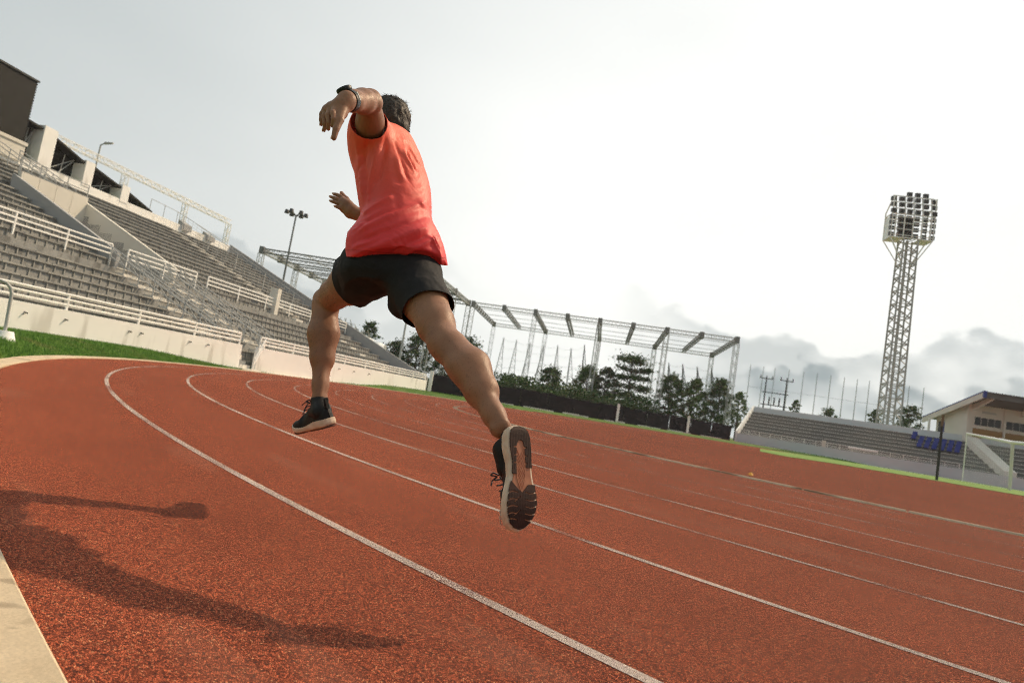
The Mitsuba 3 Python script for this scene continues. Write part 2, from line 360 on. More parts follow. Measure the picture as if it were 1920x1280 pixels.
near = np.array([ground_hit(u, v) for u, v in [(1425, 846.5), (1480, 857), (1560, 868.5), (1660, 885), (1758, 901.5), (1850, 918), (1925, 930.5)]])
far = np.array([q / np.linalg.norm(q) * d for q, d in zip(near, (40, 46, 52, 56, 58, 59, 60))])
near = np.vstack([near, near[-1] + (near[-1] - near[-2]) * 3]); far = np.vstack([far, far[-1] + (far[-1] - far[-2]) * 6])
s_ = np.linspace(0, 1, 16)[:, None, None]; rows = near[None] * (1 - s_) + far[None] * s_
from scipy.interpolate import interp1d
rows = interp1d(np.arange(8), rows, axis=1)(np.linspace(0, 7, 60))
Z = ground_z(np.hypot(rows[..., 0] - CX, rows[..., 1] - CY)) + 0.012
v = np.concatenate([rows, Z[..., None]], -1).reshape(-1, 3)
i, j = np.meshgrid(np.arange(15), np.arange(59), indexing='ij'); a = (i * 60 + j).ravel()
put('pitch_turf', (v, np.vstack([np.c_[a, a + 60, a + 61], np.c_[a, a + 61, a + 1]])), 'mat_pitch', kind='structure')


def blades(name, pts, h, rng, label):
    n = len(pts); th = rng.uniform(0, 2 * np.pi, n); w = rng.uniform(0.006, 0.013, n)[:, None]; hh = (h * rng.uniform(0.5, 1.25, n))[:, None]
    d = np.c_[np.cos(th), np.sin(th), 0 * th]; lean = np.c_[rng.normal(0, 0.35, (n, 2)), np.zeros(n)]
    up = np.array([0, 0, 1.0])
    v = np.stack([pts - d * w, pts + d * w, pts + (up + lean) * hh], 1).reshape(-1, 3)
    put(name, (v, np.arange(3 * n).reshape(-1, 3)), 'mat_blade', label=label, cat='grass', kind='stuff')


rng = np.random.default_rng(3)
th = np.radians(np.concatenate([rng.uniform(158, 214, 110000), rng.uniform(130, 160, 12000)])); ro = R_OUT + 0.33 + rng.beta(1.1, 1.6, len(th)) * 5.2
q = np.c_[CX + ro * np.cos(th), CY + ro * np.sin(th)]

# ------------------------------------------------------------------ left grandstand: s along the rows, q up the rake
A0 = math.radians(12.5)
D2 = np.array([math.sin(A0), math.cos(A0)]); N2 = np.array([-D2[1], D2[0]]); T2 = C2 + 40.3 * N2


def L3(p):
    p = np.asarray(p, float).reshape(-1, 3)
    return np.c_[T2 + p[:, :1] * D2 + p[:, 1:2] * N2, p[:, 2]]


def lw(s, qq, z):
    return L3([[s, qq, z]])[0]


keep = ((q - T2) @ N2) < -0.03
q = q[keep]; ro = ro[keep]
blades('verge_grass', np.c_[q, ground_z(ro) - 0.02], 0.10, rng, 'long green grass growing between the red track and the white stand wall')

RISE, TREAD, Q0, Z0 = 0.453, 1.0, 0.9, 0.955
S0, S1 = -36.0, 21.5
row_q = lambda k: Q0 + k * TREAD
row_z = lambda k: Z0 + k * RISE
NROW = 22
stand = thing('grandstand', 'long grey concrete grandstand with white front wall and railings left of the track', 'grandstand')
# front wall in two lengths with the stair opening between them
wl = MB(L3)
wl.box(S0, -6.36, 0.0, 0.22, -0.1, 1.24); put('front_wall', wl.mesh(), 'mat_white_wall', stand)
wl = MB(L3)
wl.box(-4.95, S1 + 0.2, 0.0, 0.22, -0.1, 1.27); put('front_wall', wl.mesh(), 'mat_white_wall', stand)
st = MB(L3)
for k in range(6):
    st.box(-6.34, -4.97, 0.02 + 0.28 * k, 1.9, -0.1 + 0.18 * k, 0.08 + 0.18 * k)
st.box(-6.5, -4.9, -0.35, 0.0, -0.05, 0.10)
put('entry_stair', st.mesh(), 'mat_step', stand)
# terraces: one stepped mesh per run of rows, notched where the tunnel mouth is
def terrace(s0, s1, k0, k1):
    poly = [(row_q(k0), row_z(k0) - 1.2)]
    for k in range(k0, k1):
        poly += [(row_q(k), row_z(k)), (row_q(k + 1), row_z(k))]
    poly += [(row_q(k1), row_z(k0) - 1.2)]
    m = MB(L3); m.prism(poly, s0, s1)
    return put('terrace', m.mesh(), 'mat_concrete', stand)


VS0, VS1, VK0, VK1 = -6.0, -1.5, 8, 16
terrace(S0, S1, 0, VK0)
terrace(S0, VS0, VK0, NROW); terrace(VS1, S1, VK0, NROW); terrace(VS0 + 0.003, VS1 - 0.003, VK1, NROW)
fl = MB(L3); fl.box(VS0, VS1, row_q(VK0), row_q(VK1), 3.9, row_z(7) + 0.004); put('tunnel_floor', fl.mesh(), 'mat_concrete', stand)
vw = MB(L3)
vw.hexa([(s, qq, z) for s in (VS0 - 0.22, VS0) for qq, zz in ((8.55, 5.05), (16.6, 8.75)) for z in (zz - 2.4, zz)])
put('tunnel_side_wall', vw.mesh(), 'mat_grey_wall', stand, label='grey sloping side wall of the tunnel mouth nearest the camera')
vw = MB(L3)
vw.hexa([(s, qq, z) for s in (VS1, VS1 + 0.22) for qq, zz in ((8.9, 5.25), (16.6, 8.75)) for z in (zz - 2.6, zz)])
put('tunnel_side_wall', vw.mesh(), 'mat_cream', stand)
vb = MB(L3)
for k in range(4):
    vb.box(VS0 + 1.125 * k + 0.012, VS0 + 1.125 * (k + 1) - 0.012, 16.25, 16.5, 4.0, 8.95)
vb.box(VS0, VS1, 16.30, 16.45, 4.0, 8.9)
put('tunnel_back_wall', vb.mesh(), 'mat_cream', stand)
# bench slabs and brackets
bench, brk = [], MB(L3)
rng = np.random.default_rng(12)
for k in range(NROW):
    if k == 7:
        continue
    for s in np.arange(S0 + 0.3, S1 - 0.8, 0.98):
        if k >= VK0 and k < VK1 and s + 0.95 > VS0 - 0.2 and s < VS1 + 0.2:
            continue
        if k < 7 and (-6.9 < s + 0.47 < -5.6 or -3.2 < s + 0.47 < -1.6) or k > 7 and 11.9 < s + 0.47 < 13.2:
            continue
        bench.append((k, s))
        if k < 14 and s > -22:
            for ds in (0.2, 0.68):
                brk.box(s + ds, s + ds + 0.05, row_q(k) - 0.05, row_q(k) - 0.002, row_z(k) - 0.34, row_z(k) - 0.035)
def px_size(k, s):
    return 1 / np.linalg.norm(lw(s, row_q(k), row_z(k)) - EYE) + (0 if -19.5 < s else -1)
bench.sort(key=lambda b: -px_size(*b))
rest = MB(L3)
slab = {}
for i, (k, s) in enumerate(bench):
    dq, dz = rng.normal(0, 0.006), rng.normal(0, 0.004)
    a = (s + 0.012, s + 0.968, row_q(k) - 0.10 + dq, row_q(k) + 0.30 + dq, row_z(k) - 0.026 + dz, row_z(k) + 0.05 + dz)
    if i < 290:
        m = MB(L3); m.box(*a); put('bench_slab', m.mesh(), f'mat_bench_{rng.integers(3)}', stand)
    else:
        rest.box(*a)
put('bench_rows', rest.mesh(), 'mat_bench_1', stand, kind='stuff', label='rows of bench slabs up the stand')
put('bench_bracket', brk.mesh(), 'mat_bench_2', stand, kind='stuff', label='small brackets under the bench slabs')
# aisle steps
def aisle(s, k0, k1):
    m = MB(L3)
    for k in range(k0, k1):
        m.box(s - 0.55, s + 0.55, row_q(k) - 0.48, row_q(k) - 0.003, row_z(k) - RISE + 0.002, row_z(k) - RISE / 2)
        m.box(s - 0.56, s + 0.56, row_q(k) - 0.05, row_q(k) + 0.30, row_z(k) + 0.003, row_z(k) + 0.045)
    put('aisle_steps', m.mesh(), 'mat_step', stand)
for s, k0, k1 in ((-6.2, 0, 8), (-2.4, 0, 8), (12.5, 8, NROW), (-2.6, 17, NROW), (16.8, 0, 8), (-14.2, 8, NROW), (-9.2, 17, NROW)):
    aisle(s, k0, k1)
# far end wall, back wall
fe = MB(L3)
fe.hexa([(s, qq, z) for s in (S1, S1 + 0.22) for qq, zz in ((-0.0, 1.5), (23.0, 11.55)) for z in (-0.1, zz)])
put('end_wall', fe.mesh(), 'mat_grey_wall', stand, label='grey sloping end wall closing the far end of the stand')
bw = MB(L3); bw.box(S0, S1, 22.9, 23.15, 0.0, 11.38); put('back_wall', bw.mesh(), 'mat_white_wall', stand)
for s0, s1, zt in ((0.13, 1.14, 14.1), (3.78, 4.57, 13.1), (7.35, 8.12, 12.55)):
    m = MB(L3); m.box(s0, s1, 22.85, 24.3, 11.2, zt); put('back_pillar', m.mesh(), 'mat_white_wall', stand)
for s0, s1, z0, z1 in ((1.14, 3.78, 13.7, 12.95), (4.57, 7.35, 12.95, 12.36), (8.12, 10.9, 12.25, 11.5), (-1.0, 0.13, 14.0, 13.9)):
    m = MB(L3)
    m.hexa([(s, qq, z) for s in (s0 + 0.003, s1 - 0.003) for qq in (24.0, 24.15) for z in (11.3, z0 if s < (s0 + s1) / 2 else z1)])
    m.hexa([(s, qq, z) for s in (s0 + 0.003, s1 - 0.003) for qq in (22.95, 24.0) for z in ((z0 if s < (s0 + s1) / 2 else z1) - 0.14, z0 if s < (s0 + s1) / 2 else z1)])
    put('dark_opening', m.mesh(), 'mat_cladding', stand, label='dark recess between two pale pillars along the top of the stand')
    m = MB(L3)
    for a, b in ((0.1, 0.45), (0.45, 0.55), (0.55, 0.9)):
        m.bar((s0 + (s1 - s0) * a, 23.7, 11.4), (s0 + (s1 - s0) * (1 - abs(b - 0.5)), 23.7, (z0 + z1) / 2 - 0.3), 0.035)
    put('recess_brace', m.mesh(), 'mat_galv', stand)
# dark clad block at the left end of the top
m = MB(L3); m.box(-14, -1.0, 23.0, 27.5, 12.35, 16.6); blk = put('clad_block', m.mesh(), 'mat_cladding', stand, label='black clad block rising over the left end of the stand')
m = MB(L3)
for i in range(22):
    m.box(-1.0, -0.955, 22.97, 23.10, 12.4 + 0.19 * i, 12.49 + 0.19 * i)
m.box(-14.2, -0.9, 22.9, 27.6, 16.6, 16.72)
put('cladding_ribs', m.mesh(), 'mat_dark_steel', blk)
m = MB(L3)
m.box(-20, -0.95, 22.6, 22.72, 12.1, 12.32); m.box(-20, -1.0, 22.7, 23.0, 11.0, 12.1)
put('top_parapet', m.mesh(), 'mat_cream', stand)


def railing(name_label, s0, s1, qq, zb, zr, nrail, step, mat='mat_white_steel', r=0.042, gaps=()):
    m = MB(L3)
    for i in range(nrail):
        z = zb + (zr - zb) * (i + 1) / nrail
        m.bar((s0, qq, z), (s1, qq, z), r, n=6)
    key = put('guard_rail', m.mesh(), mat, stand, label=name_label, smooth=40)
    for s in np.arange(s0, s1 + 0.01, (s1 - s0) / max(1, round((s1 - s0) / step))):
        p = MB(L3); p.box(s - 0.035, s + 0.035, qq - 0.03, qq + 0.03, zb - 0.25, zr - 0.01); put('post', p.mesh(), mat, key)
    return key


railing('white three bar railing on the front wall nearest the camera', S0, -6.5, 0.11, 1.24, 1.78, 3, 3.3)
railing('white three bar railing on the front wall beyond the stair', -4.75, S1 - 0.1, 0.11, 1.27, 1.80, 3, 3.3)
RQ, RZ0, RZ1 = 8.72, 4.62, 5.38
railing('white railing along the middle walkway before the tunnel', S0, -6.45, RQ, RZ0, RZ1, 3, 2.7)
railing('white railing along the middle walkway just beyond the tunnel', -5.35, 0.2, RQ, RZ0, RZ1, 3, 2.7)
railing('white railing along the middle walkway at the far part', 1.3, S1 - 0.3, RQ, RZ0, RZ1, 3, 3.2)
m = MB(L3)
for z0_, z1_ in ((1.72, 0.62), (1.45, 0.35)):
    m.bar((-4.55, -0.02, z0_), (-5.6, -0.30, z1_), 0.035, n=6)
m.bar((-5.6, -0.30, 0.0), (-5.6, -0.30, 0.65), 0.035); m.bar((-4.55, -0.02, 1.2), (-4.55, -0.02, 1.8), 0.035)
put('stair_rail', m.mesh(), 'mat_white_steel', stand, smooth=40)
for s in (-6.85, -5.55, -3.1, -1.75):
    m = MB(L3)
    for h in (0.55, 0.85, 1.05):
        m.bar((s, 1.3, row_z(0) + 0.1 + h), (s, 8.3, row_z(7) + h), 0.028, n=6)
    for k in range(8):
        m.bar((s, row_q(k) + 0.4, row_z(k)), (s, row_q(k) + 0.4, row_z(k) + 1.05), 0.028, n=6)
        if k < 7:
            m.bar((s, row_q(k) + 0.4, row_z(k) + 0.55), (s, row_q(k) + 1.4, row_z(k) + 1.45), 0.018, n=4)
    put('aisle_handrail', m.mesh(), 'mat_galv', stand, smooth=40)
for s0, s1, k0, k1 in ((-3.3, -3.3, 16, 21), (-1.9, -1.9, 16, 21), (-8.6, -8.6, 16, 21)):
    m = MB(L3)
    for h in (0.5, 0.8, 1.05):
        m.bar((s0, row_q(k0), row_z(k0) + h), (s1, row_q(k1), row_z(k1) + h), 0.03, n=6)
    for k in range(k0, k1 + 1):
        m.bar((s0, row_q(k), row_z(k) - 0.3), (s0, row_q(k), row_z(k) + 1.05), 0.03, n=6)
    put('aisle_handrail', m.mesh(), 'mat_galv', stand, smooth=40)
m = MB(L3)
for z in (9.35, 9.75):
    m.bar((-6.0, 16.4, z), (-1.5, 16.4, z), 0.03, n=6)
for s in (-6, -4.5, -3, -1.5):
    m.bar((s, 16.4, 8.9), (s, 16.4, 9.75), 0.03, n=6)
put('tunnel_rail', m.mesh(), 'mat_galv', stand, smooth=40)
# wire mesh divider running up the rake
m = MB(L3)
for k in range(8, 22):
    m.bar((13.5, row_q(k) + 0.1, row_z(k)), (13.5, row_q(k) + 0.1, row_z(k) + 1.55), 0.035 if k % 3 == 0 else 0.010)
    m.bar((13.5, row_q(k) + 0.6, row_z(k) + 0.2), (13.5, row_q(k) + 0.6, row_z(k) + 1.75), 0.010)
for h in np.linspace(0.1, 1.55, 7):
    m.bar((13.5, row_q(8), row_z(8) + h), (13.5, row_q(21), row_z(21) + h), 0.028 if h > 1.5 else 0.010)
put('mesh_divider', m.mesh(), 'mat_galv', stand)
m = MB(L3)
for s in (16, 19, 21.2):
    pass
for a, b in (((10.6, 23.0, 11.4), (10.6, 23.0, 12.5)), ((12.2, 23.0, 11.4), (12.2, 23.0, 12.5)), ((13.8, 23.0, 11.4), (13.8, 23.0, 12.4))):
    m.bar(a, b, 0.025)
m.bar((10.6, 23, 12.5), (13.8, 23, 12.4), 0.025); m.bar((13.8, 23, 12.4), (20.5, 23, 11.6), 0.025)
put('top_rail', m.mesh(), 'mat_galv', stand)
for s, z in ((14.9, 11.9), (18.2, 11.8)):
    m = MB(L3); m.hexa([(x, yy, zz) for x in (s - 0.5, s + 0.5) for yy in (22.6, 23.3) for zz in (11.0, z if yy > 23 else z - 0.35)]); put('vent_cowl', m.mesh(), 'mat_grey_wall', stand)
m = MB(L3); m.box(8.9, 9.35, 8.5, 9.2, 4.1, 6.2); put('buttress', m.mesh(), 'mat_cream', stand)
# drain stubs in the white wall
for s, z in ((-17.9, 0.93), (-16.4, 0.93), (-13.55, 0.92), (-12.95, 0.93), (-10.15, 0.94), (-8.95, 0.95), (2.9, 0.9), (4.1, 0.93), (6.3, 0.92), (8.8, 0.93)):
    m = MB(L3); m.bar((s, 0.02, z), (s, -0.14, z - 0.03), 0.022, n=8); m.bar((s, -0.10, z - 0.02), (s - 0.07, -0.012, z - 0.10), 0.012)
    put('drain_stub', m.mesh(), 'mat_dark_steel', stand)
# lattice gantry over the top of the stand
g = thing('lattice_gantry', 'pale lattice beam on thin lattice posts above the top of the left grandstand', 'gantry')
m = lattice(MB(L3), (2.0, 24.4, 14.1), (22.5, 24.4, 14.05), 0.42, 40, 0.035, side=(0, 0, 1)); put('beam', m.mesh(), 'mat_white_steel', g)
for s in (2.2, 8.9, 16.1, 22.5):
    m = lattice(MB(L3), (s, 24.4, 10.5), (s, 24.4, 13.9), 0.38, 8, 0.03); put('post', m.mesh(), 'mat_white_steel', g)

# ------------------------------------------------------------------ beyond the bend: fence, masts, trusses, poles
def wp(x, y, z=0.0):
    return np.array([x, y, z], float)


FA, FB = np.array([-6.9, 60.2]), np.array([27.6, 77.5])
fd = (FB - FA) / np.linalg.norm(FB - FA); FL = np.linalg.norm(FB - FA)
fence = thing('boundary_fence', 'low black sheeting fence with white posts along the far end of the track', 'fence')
npan = 12
rng = np.random.default_rng(5)
for k in range(npan):
    n_ = 8; t = np.linspace(k * FL / npan + 0.02, (k + 1) * FL / npan - 0.02, n_); zz = np.linspace(0.2, 2.02, 4)
    P = np.array([[[*(FA + fd * a + np.array([-fd[1], fd[0]]) * (0.05 * math.sin(a * 2.1 + z * 3) + 0.02 * rng.normal())), z + (0.05 * rng.normal() - 0.05 * math.sin(math.pi * (i % 8) / 7)) * (z > 1.9)] for z in zz] for i, a in enumerate(t)])
    f = []
    for i in range(n_ - 1):
        for j in range(3):
            a = i * 4 + j; f += [[a, a + 4, a + 5], [a, a + 5, a + 1]]
    put('sheet_panel', (P.reshape(-1, 3), np.array(f)), 'mat_fence', fence, smooth=True)
for tt in np.linspace(0.0, 1, 13):
    pass
def fence_t(u):
    az = math.atan2((u - 960) / F_PX * RT[0] + FW[0], FW[1] + (u - 960) / F_PX * RT[1])
    return az
for tt, h, w in ((0.0, 2.25, 0.16), (0.56, 2.25, 0.13), (0.82, 2.3, 0.13)):
    c = FA + fd * FL * tt - np.array([-fd[1], fd[0]]) * 0.12
    m = MB(); m.box(c[0] - w, c[0] + w, c[1] - w, c[1] + w, 0.1, h); put('post', m.mesh(), 'mat_white_steel', fence)
m = MB()
for z in (2.06, 1.1):
    m.bar([*(FA + np.array([0.1, 0.12])), z], [*(FB + np.array([0, 0.12])), z], 0.03)
for k in range(25):
    c = FA + fd * FL * k / 24 + np.array([-fd[1], fd[0]]) * 0.1; m.bar([*c, 0.1], [*c, 2.1], 0.03)
put('frame', m.mesh(), 'mat_dark_steel', fence)
m = MB()
for k in range(22):
    a = 0.12 + 0.040 * k; c = FA + fd * FL * a + np.array([fd[1], -fd[0]]) * rng.uniform(0.5, 0.9); w = rng.uniform(0.4, 0.9)
    if k % 3:
        m.box(c[0] - w, c[0] + w, c[1] - 0.15, c[1] + 0.15, 0.2, 0.36 + 0.08 * rng.random())
rub = put('stone_edging', m.mesh(), 'mat_step', kind='stuff', label='pale rubble edging at the foot of the black fence', cat='rubble')

H = 14.6
def truss_frame(label, near, far, ncol, mat, matd, w=0.85):
    t = thing('truss_frame', label, 'steel frame')
    near = [np.array(p, float) for p in near]; far = [np.array(p, float) for p in far]
    nn = 2 * (ncol - 1) + 1
    pn = [near[0] + (near[1] - near[0]) * i / (nn - 1) for i in range(nn)]; pf = [far[0] + (far[1] - far[0]) * i / (nn - 1) for i in range(nn)]
    for a, b in ((pn[0], pn[-1]), (pf[0], pf[-1])):
        m = lattice(MB(), [*a, H - w / 2], [*b, H - w / 2], w * 0.62, 44, 0.042, side=(0, 0, 1)); put('edge_beam', m.mesh(), mat, t)
    for i in range(nn):
        m = lattice(MB(), [*pn[i], H - w / 2], [*pf[i], H - w / 2], w * 0.6, 22, 0.055, side=(0, 0, 1))
        m.box(pn[i][0] - 0.28, pn[i][0] + 0.28, pn[i][1] - 0.28, pn[i][1] + 0.28, H - w, H + 0.05)
        if i % 2 == 0:
            m.box(pf[i][0] - 0.32, pf[i][0] + 0.32, pf[i][1] - 0.32, pf[i][1] + 0.32, H - w, H + 0.05)
        put('cross_beam', m.mesh(), matd, t)
    for i in range(0, nn, 2):
        for p in (pn[i], pf[i]):
            m = lattice(MB(), [*p, 0.1], [*p, H - w], 0.62, 18, 0.042); put('post', m.mesh(), mat, t)
    m = MB()
    for fr in (0.25, 0.5, 0.75):
        a = pn[0] + (pf[0] - pn[0]) * fr; b = pn[-1] + (pf[-1] - pn[-1]) * fr; m.bar([*a, H - 0.2], [*b, H - 0.2], 0.05)
    put('purlin', m.mesh(), mat, t)


truss_frame('open steel roof frame on lattice posts behind the black fence, in front of trees', [(-6.7, 97.0), (31.1, 89.7)], [(-3.8, 119.5), (34.7, 111.6)], 5, 'mat_truss', 'mat_dark_truss')
truss_frame('open steel roof frame partly hidden behind the far end of the left grandstand', [(-32.8, 80.2), (-30.4, 100.0)], [(-10.3, 79.3), (-7.4, 97.0)], 3, 'mat_truss', 'mat_dark_truss')

def ray_xy(u, v, dist):
    r = (u - 960) / F_PX * RT + (640 - v) / F_PX * UP + FW
    t = dist / math.hypot(r[0], r[1]); return EYE + r * t


rng = np.random.default_rng(8)
ORD = 'first second third fourth fifth sixth seventh eighth ninth tenth eleventh twelfth thirteenth'.split()
k = 0
tops = []
for base, top in (((920, 722), (945, 632)), ((945, 722), (969, 637)), ((970, 728), (994, 642)), ((995, 730), (1020, 646)), ((1032, 735), (1046, 647)), ((1062, 742), (1071, 652)), ((1090, 745), (1096, 646)),
                  ((1256, 775), (1254, 680)), ((1288, 780), (1280, 682)), ((1318, 785), (1307, 687)), ((1345, 790), (1334, 690))):
    P0, P1 = ray_xy(*base, 101), ray_xy(*top, 103)
    P0 = np.array([P0[0] * 0.3 + P1[0] * 0.7, P0[1], 0.2]) if False else np.array([P0[0], P0[1], 0.2])
    m = MB()
    foot = P0 + np.array([1.7, 1.4, 0])
    m.bar(P0, P1, 0.075); m.bar(foot, P1, 0.06); m.bar(P0 + np.array([-0.1, 2.0, 0]), P1, 0.06)
    for a in np.linspace(0.08, 0.85, 9):
        A_, B_, C_ = P0 + (P1 - P0) * a, foot + (P1 - foot) * a, P0 + np.array([-0.1, 2.0, 0]) * (1 - a) + (P1 - P0) * a
        A2 = P0 + (P1 - P0) * (a + 0.07)
        m.bar(A_, B_, 0.03); m.bar(B_, C_, 0.03); m.bar(B_, A2, 0.025); m.bar(C_, A2, 0.025)
    tops.append((P0, P1))
    put('lattice_mast', m.mesh(), 'mat_dark_truss' if k > 5 else 'mat_truss', label=(f'slender leaning lattice mast behind the black fence, {ORD[k]} from the left of its row' if k < 7 else f'slender lattice mast among trees near the right grandstand, {ORD[k - 7]} from the left'), cat='mast',
        group=('leaning lattice masts left of the tall tree' if k < 7 else 'lattice masts right of the tall tree'))
    k += 1
mw = thing('mast_wires', 'sagging wires strung between the leaning lattice masts', 'wires')
for row in (tops[:7], tops[7:]):
    for fr in (0.25, 0.4, 0.55, 0.7, 0.85, 0.97):
        m = MB(); P = []
        for (a0, a1), (b0, b1) in zip(row[:-1], row[1:]):
            pa, pb = a0 + (a1 - a0) * fr, b0 + (b1 - b0) * fr
            P += [pa, (pa + pb) / 2 - np.array([0, 0, 0.25])]
        m.path(P + [row[-1][0] + (row[-1][1] - row[-1][0]) * fr], 0.02, n=4); put('wire', m.mesh(), 'mat_truss', mw)

# poles of a tall net far behind the right stand
nets = {0.45: [], 0.72: []}
for i, u in enumerate((1399, 1424, 1446, 1473, 1501, 1527, 1553, 1579, 1604, 1627, 1652, 1703, 1731)):
    vt = 682 + (u - 1399) * 0.135
    c = ray_xy(u - 5, 790, 128); t_ = ray_xy(u, vt, 128)
    m = MB(); m.bar([c[0], c[1], 0.2], [c[0], c[1], t_[2]], 0.09, 0.05, n=6)
    put('net_pole', m.mesh(), 'mat_mast', label=f'thin tall pale net pole far behind the right grandstand, {ORD[i]} from the left', cat='pole', group='thin net poles behind the right grandstand')
    for fr in nets:
        nets[fr].append([c[0], c[1], t_[2] * fr])
nw = thing('net_wires', 'thin horizontal wires between the tall net poles', 'wires')
for fr in nets:
    put('wire', MB().path([np.array(q) for q in nets[fr]], 0.03, n=4).mesh(), 'mat_mast', nw)
pp = thing('power_pole', 'dark twin post power pole with cross bars behind the right grandstand', 'power pole')
a, b = ray_xy(1432, 752, 105), ray_xy(1470, 758, 105)
ta, tb = ray_xy(1436, 708, 105), ray_xy(1474, 714, 105)
for c, t_ in ((a, ta), (b, tb)):
    m = MB(); m.bar([c[0], c[1], 0.2], [c[0], c[1], t_[2]], 0.11, 0.09, n=8); put('post', m.mesh(), 'mat_dark_steel', pp)
for fr in (0.62, 0.8):
    m = MB(); z = t_[2] * fr; m.bar([a[0] - 0.5, a[1], z], [b[0] + 0.5, b[1], z], 0.09); put('cross_bar', m.mesh(), 'mat_dark_steel', pp)
m = MB()
for c in (a, b):
    m.bar([c[0] - 1.0, c[1], t_[2]], [c[0] + 1.0, c[1], t_[2]], 0.09); 
    for dx in (-0.9, 0, 0.9):
        m.bar([c[0] + dx, c[1], t_[2]], [c[0] + dx, c[1], t_[2] + 0.45], 0.08, n=6)
for dx in (0.25, 0.5, 0.75):
    x = a + (b - a) * dx; m.bar([x[0], x[1], t_[2] * 0.62], [x[0], x[1], t_[2] * 0.62 + 1.2], 0.11, n=6)
put('insulator', m.mesh(), 'mat_dark_steel', pp)
# lamp posts
lp = thing('lamp_post', 'tall dark lamp post with a crown of lamps behind the left grandstand', 'lamp post')
c, t_ = ray_xy(537, 600, 85), ray_xy(555, 405, 85)
m = MB(); m.bar([t_[0], t_[1], 0], t_, 0.17, 0.10, n=8); put('pole', m.mesh(), 'mat_dark_truss', lp)
for k in range(6):
    an = k * math.pi / 3 + 0.3; e_ = t_ + np.array([1.15 * math.cos(an), 1.15 * math.sin(an), 0.35])
    m = MB(); m.bar(t_, e_, 0.07); m.bar(e_ + np.array([0, 0, -0.25]), e_ + np.array([0, 0, 0.2]), 0.33, 0.22, n=8); put('lamp_head', m.mesh(), 'mat_dark_steel', lp)
lp = thing('lamp_post', 'thin pale street lamp with one curved arm above the left grandstand roofline', 'lamp post')
t_ = ray_xy(189, 272, 62)
m = MB(); m.bar([t_[0] - 0.1, t_[1], 0], t_, 0.09, 0.06, n=8); m.bar(t_, t_ + np.array([0.35, 0, 0.22]), 0.05); put('pole', m.mesh(), 'mat_galv', lp)
m = MB(); m.bar(t_ + np.array([0.3, 0, 0.2]), t_ + np.array([0.95, 0, 0.3]), 0.12, 0.08, n=6); put('lamp_head', m.mesh(), 'mat_galv', lp)
lp = thing('lamp_post', 'plain grey pole with a short cross arm between trees, seen under the runner', 'pole')
t_ = ray_xy(763, 596, 92)
m = MB(); m.bar([t_[0], t_[1], 0], t_, 0.17, 0.13, n=8); put('pole', m.mesh(), 'mat_truss', lp)
m = MB(); m.bar(t_ + np.array([-0.6, 0, -0.1]), t_ + np.array([0.6, 0, -0.1]), 0.09); put('cross_arm', m.mesh(), 'mat_truss', lp)
# small far stand and white canopies behind the left stand's end
fs = thing('far_stand', 'small grey terraced stand end beyond the left grandstand, in front of trees', 'stand')
for k in range(7):
    m = MB(); p0 = ray_xy(783 - 14 * k, 712 - 13 * k, 86); p1 = ray_xy(700 - 14 * k, 690 - 13 * k, 86)
    m.box(min(p0[0], p1[0]), max(p0[0], p1[0]), p0[1], p0[1] + 1.0 + 2.2, max(0.1, p0[2] - 1.0), p0[2] - 0.25); put('tier', m.mesh(), 'mat_grey_wall', fs)
for (u, v, L_, hh, lb) in ((700, 640, 3.2, 0.7, 'small white curved canopy above the far stand, in front of a dark tree'), (708, 655, 2.6, 0.6, 'small white canopy lying lowest on the slope of the far stand')):
    c = ray_xy(u, v, 84); th_ = np.linspace(0, math.pi, 9)
    P = np.array([[[c[0] + L_ * a - L_ / 2, c[1] + 1.2 * math.cos(t), c[2] - 0.9 * a + hh * math.sin(t)] for t in th_] for a in (0, 0.5, 1.0)])
    f = []
    for i in range(2):
        for j in range(8):
            a = i * 9 + j; f += [[a, a + 9, a + 10], [a, a + 10, a + 1]]
    key = thing('canopy', lb, 'canopy'); put('cover', (P.reshape(-1, 3), np.array(f)), 'mat_tent', key, smooth=True)
    m = MB()
    for dx in (-0.4, 0.4):
        for dy in (-1.1, 1.1):
            m.bar([c[0] + dx * L_, c[1] + dy, 0.2], [c[0] + dx * L_, c[1] + dy, c[2] - 0.45 * (dx + 0.5) * 2 + 0.03], 0.05)
    put('leg', m.mesh(), 'mat_galv', key)
sc_ = MB()
rng = np.random.default_rng(4)
for k in range(70):
    u = rng.uniform(552, 690); v = 572 + (u - 552) * 0.52 + rng.uniform(-22, 12); c = ray_xy(u, v, 83)
    sc_.bar(c + np.array([-0.7, 0, 0]), c + np.array([0.7, 0, -0.15]), 0.05); sc_.bar(c + np.array([-0.4, 0, -0.6]), c + np.array([-0.4, 0, 0.5]), 0.045); sc_.bar(c + np.array([0.5, 0.2, -0.6]), c + np.array([0.1, 0, 0.4]), 0.05)
put('scaffold', sc_.mesh(), 'mat_mast', label='tangle of pale scaffold tubes behind the far end of the left grandstand', cat='scaffold', kind='stuff')

